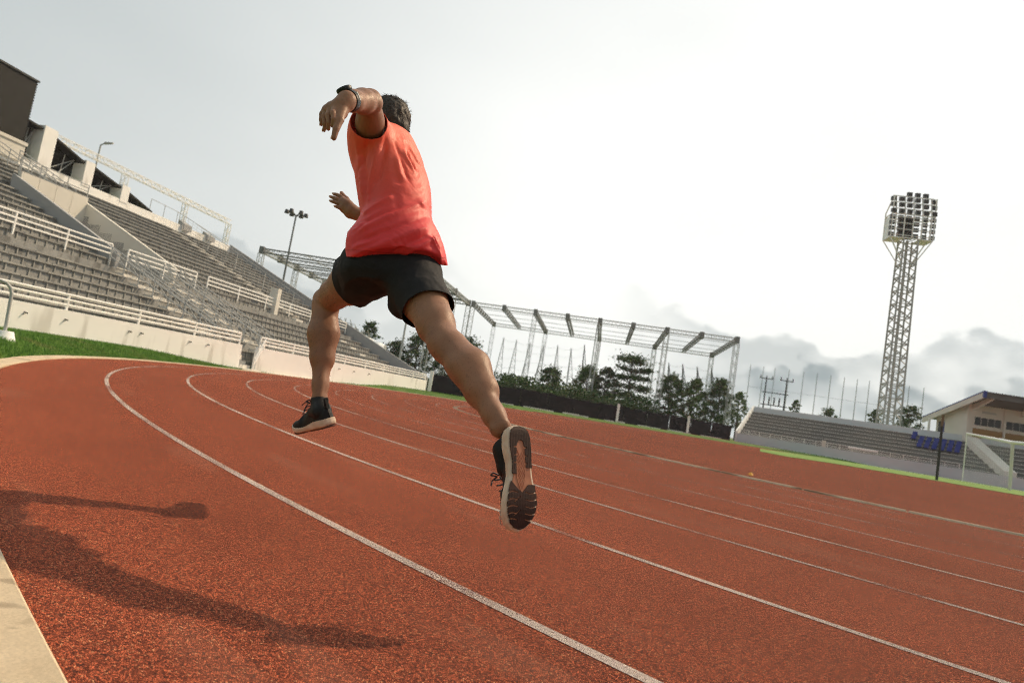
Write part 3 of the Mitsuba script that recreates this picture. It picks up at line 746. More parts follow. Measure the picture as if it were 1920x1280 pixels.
# ------------------------------------------------------------------ trees
def tree(label, x, y, h, w, seed, leaf, z0=0.2, trunk_h=None, layered=False, group=None, n=2600, ls=0.19):
    rng = np.random.default_rng(seed)
    key = thing('tree', label, 'tree', group)
    tr = MB(); th = trunk_h if trunk_h is not None else h * 0.3
    tip = np.array([x + rng.normal(0, 0.2), y, z0 + h * 0.9])
    pts = [np.array([x, y, z0 - 0.2]), np.array([x + rng.normal(0, .12), y, z0 + th]), tip * 0.5 + np.array([x, y, z0 + th]) * 0.5, tip]
    for (a, b), (r0, r1) in zip(zip(pts[:-1], pts[1:]), ((0.026 * h, 0.02 * h), (0.02 * h, 0.012 * h), (0.012 * h, 0.004 * h))):
        tr.bar(a, b, r0, r1, n=7)
    cl = []
    nb = 30 if not layered else 24
    for i in range(nb):
        f = (i + 0.5) / nb
        if layered:
            zz = z0 + th + (h * 0.95 - th) * (math.floor(f * 6) + rng.uniform(-0.2, 0.2)) / 5.4; rad = w / 2 * (1.0 - 0.55 * max(0.0, (zz - z0 - th) / (h - th)) ** 1.5) * rng.uniform(0.35, 1.0)
        else:
            zz = z0 + th * 0.8 + (h - th * 0.8) * f; rad = w / 2 * math.sin(math.pi * (0.18 + 0.74 * f)) * rng.uniform(0.4, 1.0)
        an = i * 2.4 + rng.uniform(-0.6, 0.6)
        c = np.array([x + rad * math.cos(an), y + rad * math.sin(an), zz]); cl.append(c)
        tr.bar([x, y, max(z0 + th * 0.6, zz - rad * 0.45)], c, 0.009 * h, 0.003 * h, n=5)
    put('trunk', tr.mesh(), 'mat_bark', key)
    cl.append(np.array([x, y, z0 + h * 0.93])); cl = np.array(cl)
    m = int(n * 1.8)
    ci = rng.integers(0, len(cl), m); rad = w * (0.125 if not layered else 0.15) * rng.uniform(0.6, 1.35, len(cl))
    g_ = rng.normal(0, 1, (m, 3)); g_ /= np.linalg.norm(g_, axis=1, keepdims=True)
    sc = rad[ci][:, None] * np.abs(rng.normal(0, 0.75, (m, 1))) * np.array([1.25, 1.25, 0.45 if layered else 0.8])
    P = cl[ci] + g_ * sc
    a = rng.normal(0, 1, (m, 3)); a[:, 2] *= 0.5; a /= np.linalg.norm(a, axis=1, keepdims=True); b = np.cross(a, rng.normal(0, 1, (m, 3))); b /= np.linalg.norm(b, axis=1, keepdims=True)
    L = ls * rng.uniform(0.6, 1.4, (m, 1))
    v = np.stack([P - a * L, P + b * L * 0.5, P + a * L, P - b * L * 0.5], 1).reshape(-1, 3)
    i = np.arange(m) * 4
    put('crown', (v, np.vstack([np.c_[i, i + 1, i + 2], np.c_[i, i + 2, i + 3]])), leaf, key)
    return key


def tree_px(label, u, vtop, dist, wpx, seed, leaf=0, **kw):
    top = ray_xy(u, vtop, dist); base = ray_xy(u - 0.13 * 60, vtop + 100, dist)
    depth = (np.array([top[0], top[1], top[2]]) - EYE) @ FW
    tree(label, top[0], top[1], top[2] - 0.2, wpx / F_PX * depth, seed, f'mat_leaf_{leaf}', **kw)


tree_px('tall dark tree with flat layered branches behind the black fence', 1188, 663, 100, 100, 1, 0, layered=True, n=5200, trunk_h=2.6)
tree_px('dark bushy tree just left of the layered tree', 1105, 690, 98, 62, 2, 1, n=3000)
tree_px('dark bushy tree behind the fence below the leaning masts', 1035, 690, 96, 56, 3, 0, n=2600)
tree_px('thin dark tree with see through crown behind the left white fence post', 1140, 690, 97, 52, 16, 2, n=2400)
tree_px('dark rounded tree just right of the layered tree', 1262, 705, 97, 62, 4, 0, n=3000)
tree_px('lighter green tree behind the right white fence post', 1305, 712, 96, 56, 5, 1, n=2800)
tree_px('dark green tree at the left end of the right grandstand', 1352, 712, 97, 62, 6, 0, n=3200)
tree_px('light branch topped small tree showing over the corner of the right grandstand', 1388, 735, 112, 36, 7, 1, n=1200)
tree_px('round dark tree beyond the far stand, seen under the runner', 697, 605, 108, 42, 8, 0, n=2600)
tree_px('dark tree left of the plain grey pole, seen under the runner', 745, 640, 104, 50, 9, 2, n=2600)
tree_px('dark tree right of the plain grey pole, seen under the runner', 790, 628, 104, 62, 10, 0, n=3200)
tree_px('dark tree whose crown shows beside the right calf of the runner', 880, 636, 108, 70, 11, 0, n=3600)
tree_px('dark tree low behind the knee of the runner', 838, 655, 100, 60, 12, 2, n=2600)
tree_px('small round tree showing over the right grandstand, nearest the power pole', 1493, 750, 118, 22, 13, 1, n=900, ls=0.2)
tree_px('low spreading tree top over the right grandstand left of the floodlight tower', 1555, 766, 118, 46, 14, 1, n=1200, ls=0.2)
tree_px('dark tree showing right of the foot of the floodlight tower', 1706, 762, 116, 62, 15, 0, n=2200)
tree_px('low tree top just left of the foot of the floodlight tower', 1640, 768, 118, 34, 17, 1, n=1000, ls=0.2)
# low hedge between the trunks behind the fence
rng = np.random.default_rng(21)
m_ = 22000; t = rng.uniform(0.02, 1.02, m_); P = np.c_[FA + (fd * FL)[None] * t[:, None] + np.array([-fd[1], fd[0]]) * rng.uniform(14, 20, (m_, 1)), np.zeros(m_)]
top = 1.4 + 3.4 * meshkit.fbm(np.c_[t * 22, t * 0, t * 0], 3, seed=2) * sstep(0.1, 0.4, t)
P[:, 2] = 0.2 + top * rng.uniform(0, 1, m_) ** 0.75
a = rng.normal(0, 1, (m_, 3)); a /= np.linalg.norm(a, axis=1, keepdims=True); b = np.cross(a, rng.normal(0, 1, (m_, 3))); b /= np.linalg.norm(b, axis=1, keepdims=True); L = 0.2 * rng.uniform(0.6, 1.4, (m_, 1))
v = np.stack([P - a * L, P + b * L * 0.5, P + a * L, P - b * L * 0.5], 1).reshape(-1, 3); i = np.arange(m_) * 4
put('undergrowth', (v, np.vstack([np.c_[i, i + 1, i + 2], np.c_[i, i + 2, i + 3]])), 'mat_leaf_0', label='dark tangled undergrowth behind the black fence', cat='undergrowth', kind='stuff')

# ------------------------------------------------------------------ right grandstand: t along, u up the rake
A1 = math.radians(123)
E2 = np.array([math.sin(A1), math.cos(A1)]); M2 = np.array([-E2[1], E2[0]]); P2 = np.array([27.9, 76.7])
def R3(p):
    p = np.asarray(p, float).reshape(-1, 3)
    return np.c_[P2 + p[:, :1] * E2 + p[:, 1:2] * M2, p[:, 2]]


rs = thing('grandstand', 'low grey grandstand with pale front wall on the far right, below the floodlight tower', 'grandstand')
TE = 44.0
m = MB(R3); m.box(-0.1, TE, 0.0, 0.22, -0.2, 1.30); put('front_wall', m.mesh(), 'mat_blue_grey_wall', rs)
NR = 9; rise = 0.42; tread = 0.80
poly = [(0.22, -0.2)]
for k in range(NR):
    poly += [(0.22 + tread * k, 0.75 + rise * (k + 1) - 0.2), (0.22 + tread * (k + 1), 0.75 + rise * (k + 1) - 0.2)]
poly += [(0.22 + tread * NR, -0.2)]
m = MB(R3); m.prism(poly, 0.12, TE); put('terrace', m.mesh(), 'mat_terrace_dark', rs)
nb_ = MB(R3); cnt = 0
rng = np.random.default_rng(31)
for k in range(NR):
    z = 0.55 + rise * (k + 1)
    for s in np.arange(0.3, TE - 3, 2.4):
        a = (s + 0.02, s + 2.38, 0.22 + tread * k - 0.14, 0.22 + tread * k + 0.25, z - 0.02, z + 0.05 + rng.normal(0, 0.004))
        if s < 24:
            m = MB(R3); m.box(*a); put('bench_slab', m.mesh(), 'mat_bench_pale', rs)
        else:
            nb_.box(*a)
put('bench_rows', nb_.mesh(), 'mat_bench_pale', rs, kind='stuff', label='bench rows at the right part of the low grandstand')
m = MB(R3); ub = 0.22 + tread * NR
m.box(-0.1, TE, ub, ub + 0.25, -0.2, 5.05); put('back_wall', m.mesh(), 'mat_blue_grey_wall', rs)
m = MB(R3); m.hexa([(s, uu, z) for s in (-0.1, 0.14) for uu, zt in ((0.0, 1.55), (ub + 0.2, 5.15)) for z in (-0.2, zt)]); put('end_wall', m.mesh(), 'mat_white_wall', rs)
m = MB(R3)
for z in (1.55, 1.78):
    m.bar((0.1, 0.11, z), (22, 0.11, z), 0.03)
key = put('guard_rail', m.mesh(), 'mat_white_steel', rs)
for s in np.arange(0.2, 22.2, 1.2):
    m = MB(R3); m.box(s - 0.03, s + 0.03, 0.08, 0.14, 1.29, 1.76); put('post', m.mesh(), 'mat_white_steel', key)
m = MB(R3); m.box(9.2, 9.6, 0.03, 0.26, 1.3, 2.0); put('wall_block', m.mesh(), 'mat_step', rs)
m = MB(R3); m.box(11.8, 14.6, -0.02, 0.24, 1.60, 1.78); put('banner', m.mesh(), 'mat_tent', rs, label='short white board fixed on the front railing')
m = MB(R3)
m.hexa([(s, uu, z) for (s, uu, zt) in () for z in ()] or [(s + (3.0 if uu < 3 else 0), uu, z) for s in (22.4, 23.4) for uu, zt in ((0.4, 1.75), (6.0, 4.9)) for z in (zt - 0.9, zt)])
put('stair_side', m.mesh(), 'mat_cream', rs)
# blue seats on the rake
for c in range(7):
    for r_ in range(3):
        k = 6 - r_ + (1 if c == 0 else 0)
        s = 17.75 + c * 0.68 - 0.10 * r_; uu = 0.22 + tread * k + 0.32; z = 0.55 + rise * (k + 1) + 0.05
        if c == 0 and r_ == 2:
            continue
        m = MB(R3)
        m.hexa([(s + x, uu + y - (0.0 if zz == 0 else 0.0), z + 0.26 + zz) for x in (-0.23, 0.23) for y in (-0.2, 0.2) for zz in (0, 0.05)])
        m.hexa([(s + x, uu + 0.16 + y + (0.10 if zz else 0), z + 0.28 + zz) for x in (-0.23, 0.23) for y in (0, 0.05) for zz in (0, 0.42)])
        kk = thing('stadium_seat', f"blue plastic seat on the right grandstand, {['top', 'middle', 'bottom'][r_]} row, {ORD[c - (r_ == 2)]} from the left", 'seat', 'blue seats on the right grandstand')
        put('shell', m.mesh(), 'mat_blue', kk)
        m = MB(R3); m.box(s - 0.18, s + 0.18, uu - 0.05, uu + 0.05, z - 0.05, z + 0.27); put('stand', m.mesh(), 'mat_dark_steel', kk)
# roofed clubhouse behind it, turned a little from the stand
AB = math.radians(97)
E3 = np.array([math.sin(AB), math.cos(AB)]); M3 = np.array([-E3[1], E3[0]]); B0 = R3([[23.5, 3.0, 0]])[0][:2]
def B3(p):
    p = np.asarray(p, float).reshape(-1, 3)
    return np.c_[B0 + p[:, :1] * E3 + p[:, 1:2] * M3, p[:, 2]]


bld = thing('clubhouse', 'cream clubhouse with dark rising roof and dark windows at the right edge of the picture', 'building')
rz = lambda y: 9.55 - 0.235 * y
m = MB(B3); m.hexa([(x, y, rz(y) + dz) for x in (0, 26) for y in (0, 11.5) for dz in (-0.10, 0.03)]); roof = put('roof', m.mesh(), 'mat_roof', bld)
m = MB(B3); m.hexa([(x, y, rz(y) + dz) for x in (-0.14, 0.0) for y in (0.1, 11.6) for dz in (-0.62, 0.0)]); put('verge_board', m.mesh(), 'mat_cream', roof)
m = MB(B3); m.hexa([(x, y, rz(y) + dz) for x in (-0.17, 0.02) for y in (-0.1, 11.6) for dz in (0.003, 0.10)]); m.box(-0.17, 0.12, -0.12, 0.1, 8.95, 9.64); put('blue_trim', m.mesh(), 'mat_blue', roof)
m = MB(B3)
for i in range(90):
    m.box(0.15 + 0.28 * i, 0.30 + 0.28 * i, -0.05, 0.06, 9.42, 9.62)
m.box(0.1, 26, 0.06, 0.14, 8.95, 9.5); put('corrugated_edge', m.mesh(), 'mat_roof', roof)
for x in (1.1, 6.0, 11.0, 16.0):
    m = MB(B3)
    m.hexa([(x + dx, y, rz(y) + dz) for dx in (0, 0.3) for y in (0.4, 3.9) for dz in (-0.75 if y > 1 else -0.35, -0.12)])
    put('roof_bracket', m.mesh(), 'mat_cream', roof)
WF = 3.9
m = MB(B3); m.box(0.9, 26, WF, WF + 0.25, 2.0, rz(WF) - 0.12); wall = put('front_wall', m.mesh(), 'mat_cream', bld)
m = MB(B3); m.hexa([(x, y, z) for x in (0.65, 0.9) for y, zt in ((WF, rz(WF) - 0.12), (10.0, rz(10.0) - 0.12)) for z in (2.0, zt)]); put('side_wall', m.mesh(), 'mat_cream', bld)
m = MB(B3); m.box(0.62, 0.66, 8.6, 9.5, 5.2, 6.5); put('side_opening', m.mesh(), 'mat_glass_dark', bld)
m = MB(B3); m.box(0.60, 0.645, 8.2, 8.55, 5.2, 6.5); put('blue_door', m.mesh(), 'mat_blue', bld)
for x0 in (1.35, 4.55, 7.75):
    wk = put('window', MB(B3).box(x0 - 0.05, x0 + 2.75, WF - 0.06, WF - 0.003, 6.25, 7.25).mesh(), 'mat_step', bld)
    for i in range(4):
        put('pane', MB(B3).box(x0 + 0.03 + 0.68 * i, x0 + 0.64 + 0.68 * i, WF - 0.09, WF - 0.062, 6.32, 7.18).mesh(), 'mat_glass_dark', wk)
    put('brown_band', MB(B3).box(x0 - 0.05, x0 + 2.9, WF - 0.08, WF - 0.003, 4.95, 5.95).mesh(), 'mat_brown_band', bld)
    put('pilaster', MB(B3).box(x0 + 2.92, x0 + 3.12, WF - 0.22, WF - 0.003, 2.0, rz(WF) - 0.14).mesh(), 'mat_cream', bld)
    put('low_opening', MB(B3).box(x0 + 0.7, x0 + 2.3, WF - 0.05, WF - 0.003, 3.45, 3.95).mesh(), 'mat_glass_dark', bld)
put('name_plate', MB(B3).box(2.1, 3.5, WF - 0.05, WF - 0.003, 7.65, 7.9).mesh(), 'mat_galv', bld, label='plain grey plate above the windows')
put('roof_post', MB(B3).box(-0.35, -0.15, 9.7, 9.9, 2.0, rz(9.8) - 0.5).mesh(), 'mat_white_steel', bld)

# ------------------------------------------------------------------ floodlight tower
ft = thing('floodlight_tower', 'tall pale lattice floodlight tower with a rack of many lamps on the right', 'floodlight tower')
TC = np.array([48.62, 81.62])
fw2 = -TC / np.linalg.norm(TC); yaw = math.radians(22); fw2 = np.array([fw2[0] * math.cos(yaw) - fw2[1] * math.sin(yaw), fw2[0] * math.sin(yaw) + fw2[1] * math.cos(yaw)]); sd2 = np.array([-fw2[1], fw2[0]])
def F3(p):      # x right across the rack, y towards the field, z up
    p = np.asarray(p, float).reshape(-1, 3)
    return np.c_[TC + p[:, :1] * sd2 + p[:, 1:2] * fw2, p[:, 2]]


m = lattice(MB(F3), (0, 0, 0.2), (0, 0, 29.6), 2.1, 34, 0.12, side=(1, 0, 0), w2=1.7); put('mast', m.mesh(), 'mat_mast', ft)
m = MB(F3)
for i in range(34):
    m.box(-0.16, 0.16, -0.3, -0.2, 0.3 + 0.86 * i, 1.16 + 0.86 * i)
m.box(-0.12, 0.12, -0.35, -0.1, 0.3, 29.5); put('ladder', m.mesh(), 'mat_truss', ft)
Wd = 2.55
m = MB(F3)
for y in (-1.3, 0.9):
    for z in (29.5, 32.6):
        m.bar((-Wd, y, z), (Wd, y, z), 0.09)
    for x in (-Wd, Wd):
        m.bar((x, y, 29.5), (x, y, 35.0 if y > 0 else 33.2), 0.09)
for x in (-Wd, Wd):
    for z in (29.5, 32.6):
        m.bar((x, -1.3, z), (x, 0.9, z), 0.08)
    m.bar((x, -1.3, 33.2), (x, 0.9, 35.0), 0.08)
    m.bar((x, 0.9, 29.5), (0.8 * np.sign(x), 0.6, 26.4), 0.09); m.bar((x, -1.3, 29.5), (0.8 * np.sign(x), -0.6, 26.4), 0.08)
m.box(-Wd, -Wd + 0.06, -1.2, 0.4, 29.5, 32.4); m.box(-Wd, -0.9, -1.0, 0.9, 29.42, 29.5); m.box(0.9, Wd, -1.0, 0.9, 29.42, 29.5)
put('rack_frame', m.mesh(), 'mat_white_steel', ft)
m = MB(F3)
for x in np.linspace(-Wd + 0.42, Wd - 0.42, 5) :
    m.bar((x, 1.0, 29.6), (x, 1.0, 32.5), 0.085, n=6); m.bar((x, 0.95, 32.6), (x, 0.35, 35.2), 0.085, n=6)
for z in (29.8, 30.6, 31.4, 32.2):
    m.bar((-Wd, 0.95, z), (Wd, 0.95, z), 0.06)
for z, y in ((33.0, 0.85), (33.9, 0.65), (34.8, 0.45)):
    m.bar((-Wd, y, z + 0.33), (Wd, y, z + 0.33), 0.07)
put('rack_bars', m.mesh(), 'mat_white_steel', ft)
for r_, (z, y, cols) in enumerate(((29.95, 0.7, 6), (30.75, 0.7, 6), (31.5, 0.7, 6), (32.25, 0.7, 6), (33.05, 0.8, 6), (33.95, 0.6, 6), (34.8, 0.4, 6), (35.6, 0.2, 3))):
    for c in range(cols):
        x = (-Wd + 0.05 + 0.98 * c + 0.05) if cols == 6 else 0.0 + 0.98 * c - 0.5
        m = MB(F3)
        m.hexa([(x + dx, y + dy, z + dz - 0.10 * (dy > 0)) for dx in (-0.27, 0.27) for dy in (-0.22, 0.25) for dz in (-0.27, 0.27)])
        put('floodlight', m.mesh(), 'mat_lamp', ft)
m = MB(F3); m.box(-1.4, 0.35, -0.2, 0.3, 29.6, 32.4); put('control_box', m.mesh(), 'mat_lamp', ft)

# ------------------------------------------------------------------ goal, dark post, marker, pipe frame
goal = thing('football_goal', 'white football goal with thin net at the far right edge', 'goal')
gb = ground_hit(1893, 919); gdist = float(np.linalg.norm(gb)); gb3 = np.array([*gb, 0.25])
gt = ray_xy(1899, 829, gdist); gl = ray_xy(1813, 812, gdist + 4.5); gr = ray_xy(1990, 838, gdist - 2.5)
m = MB(); m.bar(gb3, gt, 0.08, n=10); put('post', m.mesh(), 'mat_cream', goal, smooth=40)
m = MB(); m.bar(gl, gt, 0.055, 0.09, n=10); m.bar(gt, gr, 0.09, n=10); put('crossbar', m.mesh(), 'mat_tent', goal, smooth=40)
m = MB(); gl0 = np.array([gl[0], gl[1], 0.28]); m.bar(gl0, gl, 0.03, n=8)
put('rear_support', m.mesh(), 'mat_white_steel', goal, smooth=40)
m = MB()
for a in np.linspace(0, 1, 24):
    m.bar(gl0 + (gb3 - gl0) * a, gl + (gt - gl) * a, 0.0025)
    m.bar(gl0 + (gl - gl0) * a, gb3 + (gt - gb3) * a, 0.0025)
put('net', m.mesh(), 'mat_tent', goal)
b_ = ground_hit(1756, 900); t_ = ray_xy(1773, 800, float(np.linalg.norm(b_)))
cp = thing('corner_post', 'thin dark post standing at the edge of the grass on the right', 'post')
m = MB(); m.bar([*b_, 0.1], [b_[0], b_[1], t_[2]], 0.055, 0.05, n=8); put('pole', m.mesh(), 'mat_dark_steel', cp)
m = MB(); m.bar([b_[0], b_[1], t_[2]], [b_[0], b_[1], t_[2] + 0.5], 0.05, n=8); put('tip', m.mesh(), 'mat_rust', cp)
for (u, v, lb) in ((1407, 893, 'small yellow marker lying on the inner kerb'),):
    c = ground_hit(u, v) if u > 1000 else ray_xy(u, v, 21)[:2]
    cone = trimesh.creation.revolve(np.array([[0.0, 0.0], [0.05, 0.0], [0.05, 0.01], [0.04, 0.016], [0.014, 0.05], [0.0, 0.05]]), sections=16); cone.apply_translation([c[0], c[1], 0.024 if u > 1000 else 0.005])
    put('marker_cone', cone, 'mat_yellow', label=lb, cat='cone', smooth=40)
pf = thing('pipe_frame', 'bent grey steel pipe standing on a white foot in the grass at the left edge', 'pipe frame')
dd = 18.0
pts = [ray_xy(u, v, dd) for u, v in ((8, 628), (13, 600), (18, 572), (22, 550), (20, 539), (12, 530), (0, 525), (-60, 512), (-150, 497))]
pts[0][2] = 0.2
m = MB(); m.path([np.array(p) for p in pts], 0.035, n=10); put('pipe', m.mesh(), 'mat_galv', pf, smooth=50)
c = ray_xy(4, 634, dd); m = MB(); m.bar([c[0], c[1], 0.10], [c[0], c[1], 0.36], 0.26, 0.18, n=14); put('foot', m.mesh(), 'mat_tent', pf, smooth=40)
# ------------------------------------------------------------------ the runner
class Field:
    """A signed distance grid; shapes are added near themselves only, then surface() nets the zero level."""
    def __init__(self, lo, hi, h):
        self.lo, self.h = np.asarray(lo, float), h
        self.n = np.ceil((np.asarray(hi) - self.lo) / h).astype(int) + 1
        self.f = np.full(self.n, 0.2, np.float32)

    def sub(self, lo, hi, pad):
        a = np.clip(np.floor((np.asarray(lo) - pad - self.lo) / self.h).astype(int), 0, self.n - 1)
        b = np.clip(np.ceil((np.asarray(hi) + pad - self.lo) / self.h).astype(int) + 1, 1, self.n)
        ax = [self.lo[i] + self.h * np.arange(a[i], b[i]) for i in range(3)]
        sl = tuple(slice(a[i], b[i]) for i in range(3))
        return sl, np.stack(np.meshgrid(*ax, indexing='ij'), -1)

    def blend(self, sl, d, k):
        g = self.f[sl]
        if k <= 0:
            self.f[sl] = np.minimum(g, d)
        else:
            m = np.maximum(k - np.abs(g - d), 0) / k
            self.f[sl] = np.minimum(g, d) - m * m * k / 4

    def cone(self, a, b, ra, rb, k=0.02):
        a, b = np.asarray(a, float), np.asarray(b, float); r = max(ra, rb)
        sl, P = self.sub(np.minimum(a, b) - r, np.maximum(a, b) + r, k + 0.03)
        w = b - a; t = np.clip(((P - a) @ w) / max(w @ w, 1e-12), 0, 1)
        d = np.sqrt((((P - a) - t[..., None] * w) ** 2).sum(-1)) - (ra + (rb - ra) * t)
        self.blend(sl, d.astype(np.float32), k); return self

    def chain(self, pts, rs, k=0.02):
        for a, b, ra, rb in zip(pts[:-1], pts[1:], rs[:-1], rs[1:]):
            self.cone(a, b, ra, rb, k)
        return self

    def ell(self, c, axes, r, k=0.02, cut=False):
        """axes: rows are unit vectors; r: the three half lengths."""
        c = np.asarray(c, float); R = max(r)
        sl, P = self.sub(c - R, c + R, k + 0.03)
        q = ((P - c) @ np.asarray(axes, float).T) / np.asarray(r)
        n = np.sqrt((q ** 2).sum(-1)); g = np.sqrt(((q / np.asarray(r)) ** 2).sum(-1)) + 1e-9
        d = (n * (n - 1) / g).astype(np.float32)
        if cut:
            self.f[sl] = np.maximum(self.f[sl], -d)
        else:
            self.blend(sl, d, k)
        return self

    def sections(self, secs, k=0.0):
        """A smooth elliptic tube through sections (centre, yaw in degrees, half width, half depth), listed from the lowest up."""
        from scipy.interpolate import PchipInterpolator
        C = np.array([s[0] for s in secs]); w = unit(C[-1] - C[0]); tk = (C - C[0]) @ w
        f = PchipInterpolator(tk, np.c_[C, [s[1] for s in secs], [s[2] for s in secs], [s[3] for s in secs]])
        sl, P = self.sub(C.min(0) - 0.25, C.max(0) + 0.25, 0); shp = P.shape[:3]; P = P.reshape(-1, 3)
        t = (P - C[0]) @ w; tc = np.clip(t, tk[0], tk[-1]); g = np.linspace(tk[0], tk[-1], 400); G = f(g)
        p = np.stack([np.interp(tc, g, G[:, i]) for i in range(6)], 1); an = np.radians(p[:, 3])
        q = P - p[:, :3]; x = (q[:, 0] * np.cos(an) + q[:, 1] * np.sin(an)) / p[:, 4]; y = (-q[:, 0] * np.sin(an) + q[:, 1] * np.cos(an)) / p[:, 5]
        n = (np.abs(x) ** 2.2 + np.abs(y) ** 2.2) ** (1 / 2.2)
        d = (n - 1) * np.minimum(p[:, 4], p[:, 5]); d = np.maximum(d, np.abs(t - tc) - 1e-4)
        self.blend(sl, d.reshape(shp).astype(np.float32), k); return self

    def surface(self):
        f, n = self.f, self.n
        s = f < 0
        c = np.zeros(n - 1, np.int8)
        for i, j, k in np.ndindex(2, 2, 2):
            c += s[i:n[0] - 1 + i, j:n[1] - 1 + j, k:n[2] - 1 + k]
        act = np.argwhere((c > 0) & (c < 8))
        idx = np.full(n - 1, -1, np.int64); idx[tuple(act.T)] = np.arange(len(act))
        acc = np.zeros((len(act), 3)); cnt = np.zeros(len(act))
        for ax in range(3):
            o = [a for a in range(3) if a != ax]
            for p, q in np.ndindex(2, 2):
                d0 = np.zeros(3, int); d0[o[0]] = p; d0[o[1]] = q; d1 = d0.copy(); d1[ax] = 1
                A, B = f[tuple((act + d0).T)], f[tuple((act + d1).T)]
                x = (A < 0) != (B < 0); t = np.where(x, A / np.where(A - B == 0, 1, A - B), 0)
                pos = act + d0 + t[:, None] * (d1 - d0)
                acc[x] += pos[x]; cnt[x] += 1
        V = self.lo + self.h * acc / np.maximum(cnt, 1)[:, None]
        F = []
        for ax in range(3):
            o1, o2 = (ax + 1) % 3, (ax + 2) % 3
            sh = np.zeros(3, int); sh[ax] = 1
            e = np.argwhere(s[:n[0] - sh[0], :n[1] - sh[1], :n[2] - sh[2]] != s[sh[0]:, sh[1]:, sh[2]:])
            e = e[(e[:, o1] > 0) & (e[:, o2] > 0) & (e[:, o1] < n[o1] - 1) & (e[:, o2] < n[o2] - 1)]
            u1 = np.zeros(3, int); u1[o1] = 1; u2 = np.zeros(3, int); u2[o2] = 1
            q = np.stack([idx[tuple((e - u1 - u2).T)], idx[tuple((e - u2).T)], idx[tuple(e.T)], idx[tuple((e - u1).T)]], 1)
            flip = s[tuple(e.T)]
            q[~flip] = q[~flip][:, ::-1]
            F.append(q)
        F = np.vstack(F); F = F[(F >= 0).all(1)]
        return trimesh.Trimesh(V, np.vstack([F[:, [0, 1, 2]], F[:, [0, 2, 3]]]), process=False)


def relax(m, n=8):
    from scipy.sparse import coo_matrix
    e = m.edges_unique; k = len(m.vertices)
    A = coo_matrix((np.ones(2 * len(e)), (np.r_[e[:, 0], e[:, 1]], np.r_[e[:, 1], e[:, 0]])), (k, k)).tocsr()
    dg = np.maximum(np.asarray(A.sum(1)).ravel(), 1)[:, None]; v = np.array(m.vertices)
    for i in range(n):
        v = v + (0.5 if i % 2 == 0 else -0.515) * (A @ v / dg - v)
    m.vertices = v; return m


unit = lambda v: np.asarray(v, float) / np.linalg.norm(v)
up3 = np.array([0, 0, 1.0])
# joints
hipL, hipR = at(687, 514, 2.42), at(776, 524, 2.33)
kneL, ankL = at(611, 563, 2.76), at(599, 748, 2.58)
kneR, ankR = at(833, 643, 2.03), at(939, 803, 1.775)
shL, shR = at(691, 264, 2.50), at(757, 306, 2.78)
elbL, wrL = at(692, 191, 2.27), at(650, 189, 2.07)
elbR, wrR = at(772, 405, 3.02), at(676, 402, 2.93)
neck0, head0 = at(733, 280, 2.68), at(728, 233, 2.76)
_pv = (hipL + hipR) / 2
PERSON_SIZE = 1.11                                # tall man: the pose above was measured at unit size nearer the camera
PERSON_TO_WORLD = T().translate(((PERSON_SIZE - 1) * (_pv - EYE)).tolist()) @ T().translate(_pv.tolist()) @ T().scale(PERSON_SIZE) @ T().translate((-_pv).tolist())
person = thing('person', 'man in a coral shirt, black shorts and running shoes sprinting away in mid air', 'person')
fwd = unit([-0.42, 0.90, 0.0])                    # where he runs
facing = unit([-0.30, 0.93, -0.10])
# --- body
B = Field([-1.15, 1.45, 0.42], [0.28, 3.42, 2.22], 0.0045)
side_h = unit(hipR - hipL)
pel = (hipL + hipR) / 2 + np.array([0, 0, 0.06]); chest = (shL + shR) / 2 - np.array([0, 0, 0.12])
B.chain([pel, pel * 0.5 + chest * 0.5, chest, neck0], [0.100, 0.085, 0.085, 0.055], 0.04)
B.chain([shL, chest, shR], [0.048, 0.05, 0.045], 0.03)
B.chain([neck0, head0 + np.array([0, 0, -0.03])], [0.056, 0.056], 0.03)
# head
hs = unit(np.cross(facing, up3)); hu = unit(np.cross(hs, facing)); HA = np.array([hs, facing, hu])
hp = lambda x, y, z: head0 + x * hs + y * facing + z * hu
B.ell(head0 + 0.005 * hu, HA, (0.076, 0.094, 0.088), 0.01)
B.ell(hp(0, 0.045, -0.055), HA, (0.056, 0.058, 0.062), 0.03)
B.cone(hp(0, 0.075, -0.095), hp(0, 0.062, -0.1), 0.024, 0.026, 0.025)
B.cone(hp(0, 0.092, 0.005), hp(0, 0.112, -0.030), 0.009, 0.014, 0.012)
for x in (-1, 1):
    B.ell(hp(0.031 * x, 0.098, 0.008), HA, (0.017, 0.014, 0.010), cut=True)
    B.ell(hp(0.031 * x, 0.086, 0.008), HA, (0.013, 0.012, 0.010), 0.002)
    B.ell(hp(0.078 * x, -0.002, -0.012), HA, (0.010, 0.020, 0.032), 0.006)
    B.cone(hp(0.03 * x, 0.088, 0.026), hp(0.05 * x, 0.076, 0.022), 0.008, 0.007, 0.012)
B.cone(hp(-0.022, 0.094, -0.058), hp(0.022, 0.094, -0.058), 0.008, 0.008, 0.008)
B.cone(hp(-0.018, 0.092, -0.069), hp(0.018, 0.092, -0.069), 0.008, 0.008, 0.006)
